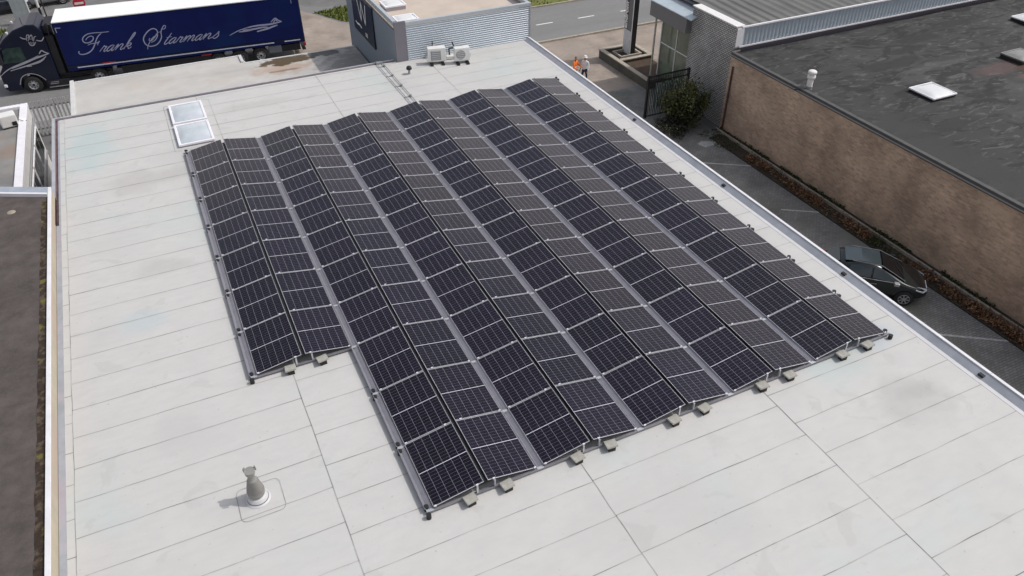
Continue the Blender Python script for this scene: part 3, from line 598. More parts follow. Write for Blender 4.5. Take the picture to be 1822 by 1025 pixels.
rooflight((31.9, 13.15, -2.22), 1.5, 1.45, .10, 'white domed rooflight standing near the middle of the black roof', M_opalw, M_frame, curb=M_dark, fw=.05)
rooflight((44.75, 17.75, -2.22), 1.5, 1.4, .14, 'white rooflight at the far right end of the black roof', M_opalw, M_frame, curb=M_dark, fw=.05)
e = rooflight((39.35, 14.25, -2.22), 1.5, 1.3, .16, 'dull grey rooflight behind the reddish puddle', mat('grey_dome', (.24, .24, .23), .35, var=.1), mat('grey_frame', (.2, .2, .195), .6), curb=M_dark)
# far building with grey brick pier and corrugated roof
M_gbr = brickmat('pale_grey_brick', (.56, .56, .55), (.44, .44, .43), (.09, .09, .085), .235, .10, 'x', .02, bump=.6)
overlay(M_gbr, (.28, .28, .27), .8, .58, .75, .5)
M_corr = mat('fibre_cement', (.155, .155, .15), .9, var=.12, scale=.5, detail=8); overlay(M_corr, (.10, .10, .098), .35, .5, .66, .6, stretch=(2, .4, 1)); overlay(M_corr, (.2, .2, .19), 2.5, .55, .7, .4, stretch=(1, .3, 1))
M_bprof = mat('pale_blue_profile', (.40, .46, .52), .4, .3, var=.05)
GB = empty('showroom_building', (26.8, 21.2, G)); tag(GB, 'showroom with grey brick pier, pale blue fascia and dark corrugated roof', 'building'); ZT = T-.9
MB().box(.0, .45, 0, 3.7, 0, ZT).build('brick_pier', M_gbr, GB)
MB().box(-.04, .5, .0, 3.75, ZT+.001, ZT+.05).build('pier_cap', M_white, GB)
MB().box(.46, 45, .42, 6.9, 0, ZT-.3).build('wall', M_pgrey, GB)
cr = MB(); n_ = 500; vs = []
for q in range(n_+1):
    x = .52+q/n_*44.5; z = .045*math.cos(2*math.pi*x/.62)
    if math.cos(2*math.pi*x/.62) < -.2: z = -.028
    vs += [(x, .1, ZT-.1+z), (x, 4.0, ZT+.0+z), (x, 7.3, ZT-.1+z)]
cr.add(vs, [(3*q, 3*q+3, 3*q+4, 3*q+1) for q in range(n_)]+[(3*q+1, 3*q+4, 3*q+5, 3*q+2) for q in range(n_)])
cr.build('roof', M_corr, GB, recalc=False)
fa = MB(); vs = []; nf = 360
for q in range(nf+1):
    x = .35+q*.0833; yy = .02 if (q % 3) else .05
    vs += [(x, yy, ZT-1.0), (x, yy, ZT-.08)]
fa.add(vs, [(2*q, 2*q+2, 2*q+3, 2*q+1) for q in range(nf)]); fa.build('ribbed_fascia', M_bprof, GB, recalc=False)
MB().box(.3, 30.5, -.05, .0, ZT-1.08, ZT-1.0).box(.3, 30.5, -.05, .06, ZT-.08, ZT-.0).box(.02, .45, -.04, .01, ZT-1.0, ZT-.08).build('fascia_trim', M_wcap, GB, bev=.006)
# entrance canopy
MB().box(-.35, .02, 3.71, 7.2, ZT-1.45, ZT-.62).build('canopy_fascia', mat('grey_canopy', (.17, .17, .175), .5, var=.04), GB)
MB().prism([(-.40, 3.25, ZT-.619), (-.40, 7.25, ZT-.619), (.9, 7.25, ZT-.3), (.9, 3.46, ZT-.3)], (0, 0, .05)).build('canopy_roof', mat('pale_blue_sheet', (.52, .6, .65), .4, .2, var=.06, scale=2), GB)
MB().cyl((-.2, 6.7, .02), (-.2, 6.7, ZT-1.46), .06).build('column', mat('pale_column', (.42, .42, .36), .5), GB)
M_sglass = mat('shop_glass', (.14, .17, .13), .1, var=.35, scale=.8, coat=.3)
MB().box(.42, .455, 3.75, 6.9, .5, ZT-1.0).build('shop_window', M_sglass, GB)
fr = MB()
for q in range(3): fr.box(.38, .415, 3.75+q*1.55, 3.81+q*1.55, .4, ZT-1.0)
fr.box(.38, .415, 3.82, 6.9, 2.4, 2.46).box(.3, .46, 3.72, 6.9, .3, .4); fr.build('window_frame', M_case, GB)
rl = empty('handrail', (26.2, 24.9, G)); tag(rl, 'pale tubular handrail beside the showroom entrance', 'handrail')
MB().tube([(-.3, .05, 1.25), (1.15, -.5, 1.25)], .03).build('rail', M_case, rl)
for q in (0, .5, 1): MB().cyl((-.3+q*1.45, .05-q*.55, 0), (-.3+q*1.45, .05-q*.55, 1.25), .028).build('post', M_case, rl)
rk = MB(); rr = random.Random(4)
for q in range(24):
    c = (rr.uniform(26.1, 27.0), rr.uniform(25.0, 27.0)); s = rr.uniform(.12, .3)
    bm = bmesh.new(); bmesh.ops.create_icosphere(bm, subdivisions=2, radius=s)
    for v in bm.verts: v.co = v.co*(1+.35*noise.noise(v.co*4+Vector((q, 0, 0)))); v.co.z *= .7
    bm.verts.ensure_lookup_table(); rk.add([(v.co.x+c[0], v.co.y+c[1], v.co.z+G+.25) for v in bm.verts], [[v.index for v in f.verts] for f in bm.faces]); bm.free()
tag(rk.build('rockery', mat('rock', (.25, .25, .24), .9, var=.3, scale=6)), 'heap of grey stones in front of the showroom window', 'rockery')
bush('plant', 'small green plant between the stones by the showroom window', 'plant', (26.7, 26.2, .7), (.3, .3, .35), 260, .09, 31, [(.1, .15, .04), (.18, .22, .08), (.05, .08, .02)])
# planter
M_pb = brickmat('planter_brick', (.12, .115, .095), (.09, .085, .07), (.07, .065, .055), .22, .075, 'x', .01)
M_cop = mat('coping_stone', (.40, .36, .30), .8, var=.15, scale=5); M_soil = mat('soil', (.075, .05, .035), 1, var=.3, scale=5, bump=.8)
PL = empty('planter', (25.9, 27.2, G)); tag(PL, 'raised brick planter with pale coping around the tall sign', 'planter')
MB().box(0, .2, 0, 5.6, 0, .55).box(.201, 2.6, 5.4, 5.6, 0, .55).box(2.4, 2.6, 3.3, 5.399, 0, .55).box(.201, 2.399, 3.3, 3.5, 0, .55).box(.201, 1.2, 0, .2, 0, .55).build('wall', M_pb, PL)
MB().box(-.04, .24, -.04, 5.64, .551, .62).box(.241, 2.64, 5.36, 5.64, .551, .62).box(2.36, 2.64, 3.26, 5.359, .551, .62).box(.241, 2.359, 3.26, 3.54, .551, .62).build('coping', M_cop, PL, bev=.01)
MB().box(.19, 2.39, .2, 5.39, .1, .40).build('soil', M_soil, PL)
MB().box(.75, 2.1, 3.95, 4.05, .401, .55).box(.75, 2.1, 4.95, 5.05, .401, .55).box(.65, .75, 3.95, 5.05, .401, .55).box(2.1, 2.2, 3.95, 5.05, .401, .55).build('inner_kerb', M_cop, PL)
# tall sign
PY = empty('pylon_sign', (27.35, 31.45, G)); tag(PY, 'tall grey and white sign pillar with upright lettering in the planter', 'sign')
MB().box(0, .34, 0, .85, .35, 1.9).build('lower_panel', mat('white_panel', (.6, .61, .63), .5, var=.12, scale=4), PY)
MB().box(0, .34, 0, .85, 1.901, 6.5).build('upper_panel', mat('grey_panel', (.15, .15, .155), .45, var=.05), PY)
MB().box(-.02, .36, -.07, -.001, .35, 6.5).build('side_panel', M_dark, PY); MB().box(-.025, -.002, -.075, -.02, .35, 6.5).build('edge_strip', M_white, PY)
MB().box(-.006, -.001, .48, .84, 1.95, 6.4).build('letter_band', mat('darker_band', (.035, .035, .04), .5), PY)
cu = bpy.data.curves.new('lettering', 'FONT'); cu.body = 'andromeda'; cu.size = .52; cu.extrude = .008; cu.offset = .022
to = bpy.data.objects.new('lettering_curve', cu); scene.collection.objects.link(to)
bpy.context.view_layer.update(); me = bpy.data.meshes.new_from_object(to.evaluated_get(bpy.context.evaluated_depsgraph_get())); bpy.data.objects.remove(to)
for v in me.vertices: v.co = Vector((-.012-v.co.z, .54+v.co.y, 1.98+v.co.x))
me.materials.clear(); me.materials.append(M_white); to = bpy.data.objects.new('lettering', me); scene.collection.objects.link(to); to.parent = PY
# gate
M_blk = mat('black_gate_paint', (.012, .013, .014), .5, var=.2)
GT = empty('steel_gate', (23.7, 23.97, G)); tag(GT, 'tall black steel bar gate across the yard entrance', 'gate')
MB().box(-.06, .06, -.06, .06, 0, 2.5).build('post', M_blk, GT); MB().box(2.6, 2.7, -.05, .05, 0, 2.48).build('post', M_blk, GT)
gb = MB()
for q in range(22): gb.box(.14+q*.113, .14+q*.113+.028, -.014, .014, .12, 2.38)
gb.build('bars', M_blk, GT); MB().box(.065, 2.595, -.025, .025, 2.381, 2.45).box(.065, 2.595, -.025, .025, .06, .118).box(.065, 2.595, -.022, -.0145, 2.05, 2.11).build('cross_rail', M_blk, GT)
gp = MB()
for q in range(10): gp.box(.75+q*.19, .75+q*.19+.13, .35, .38, .3, 1.75)
tag(gp.build('panel_fence', mat('pale_green_slats', (.30, .38, .35), .7, var=.15, scale=3)), 'pale green slat panel seen behind the black gate', 'fence').location = (23.7, 23.97, G)
bush('evergreen_bush', 'dark olive leafy bush against the grey brick pier', 'bush', (25.2, 22.4, 1.25), (1.15, 1.3, 1.2), 5200, .085, 41, [(.055, .06, .014), (.11, .115, .03), (.02, .024, .008)], clumps=26)
bush('evergreen_bush', 'low dark bush in the corner in front of the gate', 'bush', (24.0, 21.9, .35), (.8, 1.0, .45), 1800, .07, 42, [(.018, .02, .008), (.03, .032, .012), (.01, .012, .006)])
# hedge, kerb and weeds along the brick wall
kb = MB().box(26.30, 26.40, -14, 21.0, 0, .18); k_ = kb.build('garden_kerb', M_kerb); k_.location = (0, 0, G); tag(k_, 'long pale concrete kerb between hedge and brick wall', 'kerb')
M_hsoil = mat('hedge_soil', (.05, .04, .028), 1, var=.3, scale=4)
s2 = MB().box(26.41, 26.7, -14, 21.0, 0, .08).box(25.5, 26.29, -14, 20.4, 0, .06).build('flower_bed', M_hsoil); s2.location = (0, 0, G); struct(s2)
hd = empty('hedge', (25.9, 0, G)); tag(hd, 'low russet brown beech hedge along the foot of the brick wall', 'hedge')
hm = MB(); hb = MB(); hr = random.Random(8)
for q in range(15000):
    y = hr.uniform(-10, 17.8); dens = noise.noise(Vector((0, y*.55, 0))); 
    if dens < -.12 and hr.random() < .85: continue
    hgt = .22+.14*noise.noise(Vector((3, y*.9, 0)))
    x = hr.gauss(0, .15); z = abs(hr.gauss(0, .5))*hgt+.05; s = hr.uniform(.035, .075); x = max(-.36, min(.34, x))
    g = noise.noise(Vector((7, y*.4, 1))); hm.cur = (3 if hr.random() < .8 else 2) if g > .22 else hr.choice((0, 0, 1, 2))
    nrm = Vector((hr.gauss(0, 1), hr.gauss(0, 1), abs(hr.gauss(0, 1))+.4)).normalized(); a = nrm.orthogonal().normalized(); a.rotate(Matrix.Rotation(hr.uniform(0, 6.28), 3, nrm)); b = nrm.cross(a); p = Vector((x, y, z))
    hm.add([p-a*s, p-b*s*.6, p+a*s, p+b*s*.6], [(0, 1, 2, 3)])
hm.build('foliage', [mat('beech_leaf_a', (.19, .095, .045), .7, var=.3), mat('beech_leaf_b', (.28, .165, .09), .7, var=.3), mat('beech_leaf_c', (.09, .05, .028), .8, var=.3), mat('hedge_green', (.06, .085, .025), .7, var=.3)], hd, recalc=False)
for q in range(60): y = -10+q*.46; hb.cyl((hr.uniform(-.1, .1), y, 0), (hr.uniform(-.2, .2), y+.1, .35), .012, .006, 5)
hb.build('stem', M_bark, hd)
wd = MB(); 
for q in range(5200):
    y = hr.uniform(-10, 21); 
    if noise.noise(Vector((9, y*.5, 4))) < -.05 and y < 17: continue
    x = hr.uniform(26.35, 26.75) if y < 18.6 or hr.random() < .3 else hr.uniform(25.0, 26.6); z = G+.06+abs(hr.gauss(0, .06)); s = hr.uniform(.03, .08); a = hr.uniform(0, 6.28); wd.cur = hr.randrange(3)
    wd.add([(x-s*math.cos(a), y-s*math.sin(a), z), (x, y, z+s*1.2), (x+s*math.cos(a), y+s*math.sin(a), z+.01)], [(0, 1, 2)])
w_ = wd.build('weeds', [mat('weed_a', (.05, .07, .02), .8), mat('weed_b', (.11, .12, .045), .8), mat('weed_c', (.025, .035, .012), .8)], recalc=False); w_['kind'] = 'stuff'; w_['label'] = 'dark moss and weeds growing between kerb and brick wall'
LETTERS = [[1.3,[[1.471,2.765],[1.605,2.89],[1.794,2.969],[1.909,2.923],[1.901,2.8],[1.768,2.662],[1.559,2.598],[1.382,2.634],[1.314,2.773],[1.399,2.943],[1.592,3.072],[1.82,3.126],[2.126,3.128],[2.497,3.107],[2.853,3.106]]],[1.5,[[2.412,3.058],[2.233,2.939],[2.068,2.753],[1.911,2.513],[1.702,2.225],[1.483,2.057],[1.242,1.971],[1.003,1.964],[0.887,2.046],[0.893,2.137]]],[2.4,[[0.891,2.129],[0.946,2.156]]],[1.1,[[1.493,2.463],[1.702,2.527],[1.892,2.528],[2.063,2.545],[2.182,2.621],[2.07,2.492],[2.005,2.395]]],[1.3,[[4.934,2.424],[4.875,2.31],[5.011,2.292],[5.244,2.475],[5.422,2.664],[5.388,2.487],[5.188,2.269],[4.951,2.178]]],[1.4,[[4.659,1.788],[4.709,1.966],[4.935,2.272],[5.176,2.484],[5.385,2.578],[5.473,2.748],[5.422,2.919],[5.242,2.981],[4.992,2.883],[4.734,2.661],[4.588,2.438],[4.595,2.164],[4.721,2.01],[4.901,1.946],[5.197,1.993],[5.445,2.175],[5.612,2.428],[5.656,2.695],[5.752,2.893],[5.915,3.083],[6.003,3.042],[5.923,2.902],[5.779,2.89]]],[2.2,[[4.925,2.44],[4.957,2.406]]],[1.0,[[5.465,2.719],[5.699,2.749]]],[1.2,[[9.521,2.017],[9.793,2.134],[10.133,2.255],[10.417,2.324],[10.767,2.386]]],[2.4,[[10.417,2.324],[10.882,2.395],[11.339,2.42],[11.792,2.411],[12.135,2.415],[12.487,2.454],[12.794,2.499]]],[2.2,[[10.356,2.25],[10.734,2.226],[11.19,2.24],[11.652,2.276],[11.982,2.211]]],[1.8,[[10.113,2.164],[10.61,2.172],[10.977,2.196]]],[2.6,[[11.197,2.051],[11.504,2.106],[11.856,2.156],[12.169,2.235],[12.505,2.311]]],[1.6,[[12.133,2.521],[12.427,2.742],[12.606,2.604],[12.814,2.485]]],[1.6,[[12.254,2.436],[12.432,2.648],[12.544,2.518]]],[1.6,[[0.103,3.646],[0.392,3.623]]],[1.6,[[0.114,3.644],[0.117,3.375]]],[1.4,[[13.63,3.807],[13.19,3.856]]],[1.2,[[13.584,3.743],[13.582,3.535]]]]
CABMARK = [[1.6,[[-3.567,1.259],[-3.312,1.456],[-2.916,1.656],[-2.413,1.818],[-1.73,2.024],[-1.263,2.192]]],[2.8,[[-2.886,1.629],[-2.212,1.813],[-1.52,2.042],[-1.029,2.16],[-0.67,2.25]]],[2.2,[[-2.973,1.501],[-2.275,1.635],[-1.746,1.747],[-1.199,1.904],[-0.888,2.094]]],[1.6,[[-1.762,1.702],[-1.316,1.804],[-1.012,1.971]]],[2.0,[[-1.194,2.275],[-1.008,2.457],[-0.851,2.321],[-0.67,2.25]]],[1.8,[[-1.819,3.358],[-1.697,3.253],[-1.514,3.206]]],[1.6,[[-1.075,3.082],[-0.816,3.012],[-0.628,3.205]]],[1.2,[[-1.552,3.099],[-1.464,3.402],[-1.342,3.409],[-1.406,3.282],[-1.491,3.271]]],[1.2,[[-1.494,3.091],[-1.219,3.415],[-1.244,3.059]]],[1.2,[[-1.399,3.192],[-1.226,3.169]]],[1.2,[[-1.206,3.054],[-1.111,3.267],[-0.999,3.298]]],[1.4,[[-1.49,3.046],[-1.444,2.836],[-1.289,2.815],[-1.124,2.998]]],[1.0,[[-1.475,2.976],[-1.166,2.935]]],[1.0,[[-1.375,3.031],[-1.398,2.852]]],[1.0,[[-1.24,3.013],[-1.32,2.842]]]]
# ================================================================== lorry
def script_text(mb):
    """lower-case copperplate letters, drawn as strokes, baseline 1.97 m, x-height .33 m"""
    G_ = dict(r=[[(0,.1),(.22,.95),(.3,1.05),(.42,.85),(.62,.9),(.55,.55),(.5,.2),(.62,0),(.85,.25)]],
      a=[[(.8,.85),(.5,1),(.15,.7),(.05,.3),(.2,0),(.5,.2),(.8,.95)],[(.8,.95),(.68,.3),(.78,0),(1.02,.25)]],
      n=[[(0,.3),(.2,1),(.26,.8),(.16,0)],[(.18,.15),(.48,.9),(.72,1),(.8,.75),(.72,.25),(.84,0),(1.1,.25)]],
      m=[[(0,.3),(.2,1),(.26,.8),(.16,0)],[(.18,.15),(.48,.9),(.70,1),(.76,.75),(.66,0)],[(.68,.15),(1.0,.9),(1.22,1),(1.3,.75),(1.22,.25),(1.34,0),(1.6,.25)]],
      k=[[(0,.2),(.30,1.3),(.52,2.3),(.5,2.75),(.36,2.6),(.2,1.5),(.05,0)],[(.1,.4),(.35,.95),(.62,.95),(.6,.6),(.22,.5),(.45,.35),(.6,0),(.88,.3)]],
      t=[[(.35,1.9),(.2,1.0),(.08,.35),(.15,0),(.4,.05),(.65,.35)],[(0,1.15),(.6,1.25)]],
      s=[[(-.15,.1),(.3,.75),(.42,1.15),(.5,.8),(.62,.4),(.45,.02),(.15,.0),(.08,.2)]])
    for ch, x0, w in (('r', 1.98, .44), ('a', 2.34, .42), ('n', 2.77, .49), ('k', 3.31, .48), ('t', 5.60, .44), ('a', 5.87, .42), ('r', 6.30, .46), ('m', 6.69, .44), ('a', 7.40, .42), ('n', 7.83, .50), ('s', 8.46, .48)):
        for st in G_[ch]: ribbon(mb, [(x0+x*w+.78*.33*y, 1.97+.33*y) for x, y in st], .056, P=lambda u, v: (u, -.012, v))

M_tblue = mat('trailer_curtain', (.003, .009, .085), .45, var=.12, scale=.5, spec=.25, bump=.25, bscale=1.6, stretch=(1, 1, .12)); overlay(M_tblue, (.003, .022, .105), .35, .5, .65, .7)
M_tdark = mat('lorry_navy', (.005, .008, .026), .35, var=.15, scale=1, coat=.15, spec=.3)
M_troof = mat('trailer_roof', (.86, .88, .87), .5, var=.02, scale=2)
M_lett = mat('silver_lettering', (.36, .37, .52), .5, var=.08)
M_under = mat('chassis_black', (.015, .015, .02), .6, var=.3, scale=3)
M_tyre = mat('tyre', (.02, .02, .02), .85, var=.2, scale=8); M_rim = mat('steel_rim', (.42, .42, .44), .35, .5, var=.1)
M_red = mat('red_lamp', (.35, .02, .02), .4); M_mudg = mat('mudguard_grey', (.16, .17, .19), .5, var=.1)
LA = math.atan2(-1.27, 13.9)
LO = empty('lorry', (-5.2, 42.55, G), LA); tag(LO, 'articulated lorry with dark blue curtain trailer and white roof behind the buildings', 'lorry')
TL = 14.0
def wheel(parent, x, y, r, w, face=-1):
    wv = MB().lathe((x, y, r), [(r*.55, -w/2), (r*.9, -w/2), (r, -w/2+.04), (r, w/2-.04), (r*.9, w/2), (r*.55, w/2)], 28, 'y').build('wheel', M_tyre, parent)
    MB().lathe((x, y, r), [(r*.56, face*w*.5), (r*.54, face*w*.44), (r*.44, face*w*.30), (r*.3, face*w*.32), (r*.2, face*w*.46), (0, face*w*.48)], 28, 'y').build('rim', M_rim, wv)
    hb_ = MB()
    for q in range(8): a = q*math.pi/4; hb_.obox((x+math.cos(a)*r*.42, y+face*w*.37, r+math.sin(a)*r*.42), (r*.08, .02, r*.12), (0, -a, 0))
    hb_.cyl((x, y+face*w*.4, r), (x, y+face*w*.53, r), r*.15, n=12).build('hub', M_dark, wv)
    return wv
MB().box(.02, TL, .0, 2.5, 1.36, 3.92, .02).build('curtain_side', M_tblue, LO)
MB().box(.0, TL+.02, -.02, 2.52, 3.921, 3.99).build('trailer_roof', M_troof, LO, bev=.02)
MB().box(.02, TL, -.012, 2.512, 1.05, 1.20).build('side_rail', M_tblue, LO)
MB().box(.55, 12.1, -.03, -.013, 1.19, 1.25).box(12.75, TL-.25, -.03, -.013, 1.19, 1.25).build('side_stripe', mat('silver_stripe', (.55, .57, .72), .4), LO)
MB().box(.02, TL, -.006, 2.506, 1.21, 1.355).build('lower_band', M_tdark, LO)
lt = MB()
for w, pts in LETTERS: ribbon(lt, pts, w*.044, P=lambda u, v: (u, -.012, v))
script_text(lt)
lt.build('lettering', M_lett, LO, recalc=False)
MB().box(TL, TL+.05, .02, 2.48, 1.05, 3.9).build('rear_door', M_under, LO); MB().box(-.03, .018, .1, 2.4, 1.1, 3.85).build('front_board', M_under, LO); MB().box(-.06, -.031, .05, .35, 3.3, 3.8).build('corner_fitting', M_rim, LO)
MB().box(.3, TL-.2, .7, .85, .85, 1.04).box(.3, TL-.2, 1.65, 1.8, .85, 1.04).box(2.9, 8.1, .08, .1, .5, .95).box(2.6, 8.4, .3, 2.2, .75, .84).build('chassis', M_under, LO)
MB().box(3.2, 4.3, .12, .55, .45, .84, .02).build('tool_box', M_rim, LO); MB().box(5.2, 7.6, .12, .6, .4, .74, .02).build('pallet_box', M_tdark, LO)
MB().box(1.95, 2.7, -.02, -.013, 1.255, 1.33).build('side_marker', M_red, LO); MB().box(7.6, 8.2, -.02, -.013, .96, 1.03).build('side_marker', M_red, LO)
MB().box(2.2, 2.35, .2, .35, .05, .84).build('landing_leg', M_under, LO)
for x in (8.55, 9.85, 11.15):
    for y, f in ((.2, -1), (2.3, 1)): wheel(LO, x, y, .5, .36, f)
MB().box(11.7, 12.5, .05, .5, .55, 1.0, .02).build('mudguard', M_mudg, LO); MB().box(12.5, 13.7, .1, .5, .55, .95).box(13.8, 14.02, .1, 2.4, .5, .62).build('rear_bumper', M_under, LO)
MB().box(13.95, 14.08, .1, .5, .75, .95).build('tail_lamp', M_red, LO)
# cab (profile in u,z; the side faces are at y = .05 and 2.45)
prof = [(-.62, .55), (-.62, 3.55), (-.9, 3.95), (-1.35, 3.98), (-2.1, 3.75), (-2.75, 3.30), (-3.1, 2.95), (-3.34, 1.75), (-3.52, 1.45), (-3.56, .55), (-3.5, .28), (-2.75, .28), (-2.72, .62), (-2.5, 1.02), (-2.1, 1.15), (-1.7, 1.02), (-1.45, .62), (-1.4, .35), (-.7, .35)]
cb = MB(); cb.prism([(u, .05, z) for u, z in prof], (0, 2.4, 0)); cb.build('cab', M_tdark, LO, bev=.05)
MB().prism([(-3.16, .035, 1.95), (-2.98, .035, 2.72), (-2.78, .035, 2.80), (-2.0, .035, 2.80), (-1.95, .035, 2.05), (-2.3, .035, 1.92)], (0, .01, 0)).build('side_window', mat('cab_glass', (.025, .05, .045), .1, var=.5, scale=2), LO)  # green reflection put into the glass colour
MB().prism([(-3.365, .2, 1.78), (-3.125, .2, 2.92), (-3.125, 2.3, 2.92), (-3.365, 2.3, 1.78)], (-.012, 0, 0)).build('windscreen', M_dglass, LO)
MB().prism([(-3.18, .12, 2.95), (-3.45, .12, 2.75), (-3.42, .12, 2.7), (-3.15, .12, 2.88)], (0, 2.26, 0)).build('sun_visor', M_tdark, LO)
MB().box(-3.63, -3.57, .2, 2.3, .35, 1.35).build('radiator_grille', M_under, LO); MB().box(-3.62, -3.45, .0, .42, .55, .72, .03).build('headlight', M_frame, LO); MB().box(-3.62, -3.45, 2.08, 2.5, .55, .72, .03).build('headlight', M_frame, LO)
cm = MB()
for w, pts in CABMARK: ribbon(cm, pts, w*.034, P=lambda u, v: (u, .03, v))
cm.build('cab_decoration', mat('cab_silver', (.40, .40, .46), .4), LO, recalc=False)
wa = MB(); ribbon(wa, [(-2.78, .62), (-2.55, 1.04), (-2.1, 1.20), (-1.65, 1.04), (-1.35, .7)], .05, P=lambda u, v: (u, .028, v), taper=False); wa.build('wheel_arch', M_rim, LO, recalc=False)
MB().box(-2.05, -1.8, .0, .04, 1.62, 1.67).build('door_handle', M_rim, LO)
MB().box(-3.3, -3.1, -.35, -.12, 2.0, 2.75, .03).cyl((-3.1, -.15, 2.8), (-2.95, .1, 2.85), .02).build('mirror', M_under, LO)
MB().box(-.6, -.1, .4, 2.1, 3.3, 3.75).box(-.6, -.2, .2, 2.3, .9, 3.2).cyl((-.35, .3, 1), (-.35, .3, 3.9), .07).tube([(-.55, .9, 1.5), (-.3, 1.1, 1.2), (-.03, 1.2, 1.6)], .03).build('cab_rear_fairing', M_under, LO)
MB().box(-.6, 2.3, .35, 2.15, .62, .85).box(-1.3, -.1, .02, .35, .28, .62, .02).box(-.1, 1.3, .06, .4, .3, .6, .02).build('tractor_chassis', M_under, LO)
MB().box(-1.3, 1.25, .0, .02, .22, .27).build('side_step', M_rim, LO)
MB().box(-1.2, -.75, -.005, .019, .42, .46).build('step_grip', M_rim, LO); MB().box(-1.15, -.7, -.005, .019, .52, .55).build('step_grip', M_rim, LO)
MB().cyl((-1.6, .6, 3.9), (-1.6, .6, 4.25), .015).build('aerial', M_under, LO)
for yy in (.25, 2.2): MB().cyl((-2.45, yy, 3.53), (-2.45, yy, 3.65), .06).build('roof_lamp', M_frame, LO)
for x, r in ((-2.1, .5), (1.55, .5)):
    for y, f in ((.22, -1), (2.28, 1)): wheel(LO, x, y, r, .34, f)
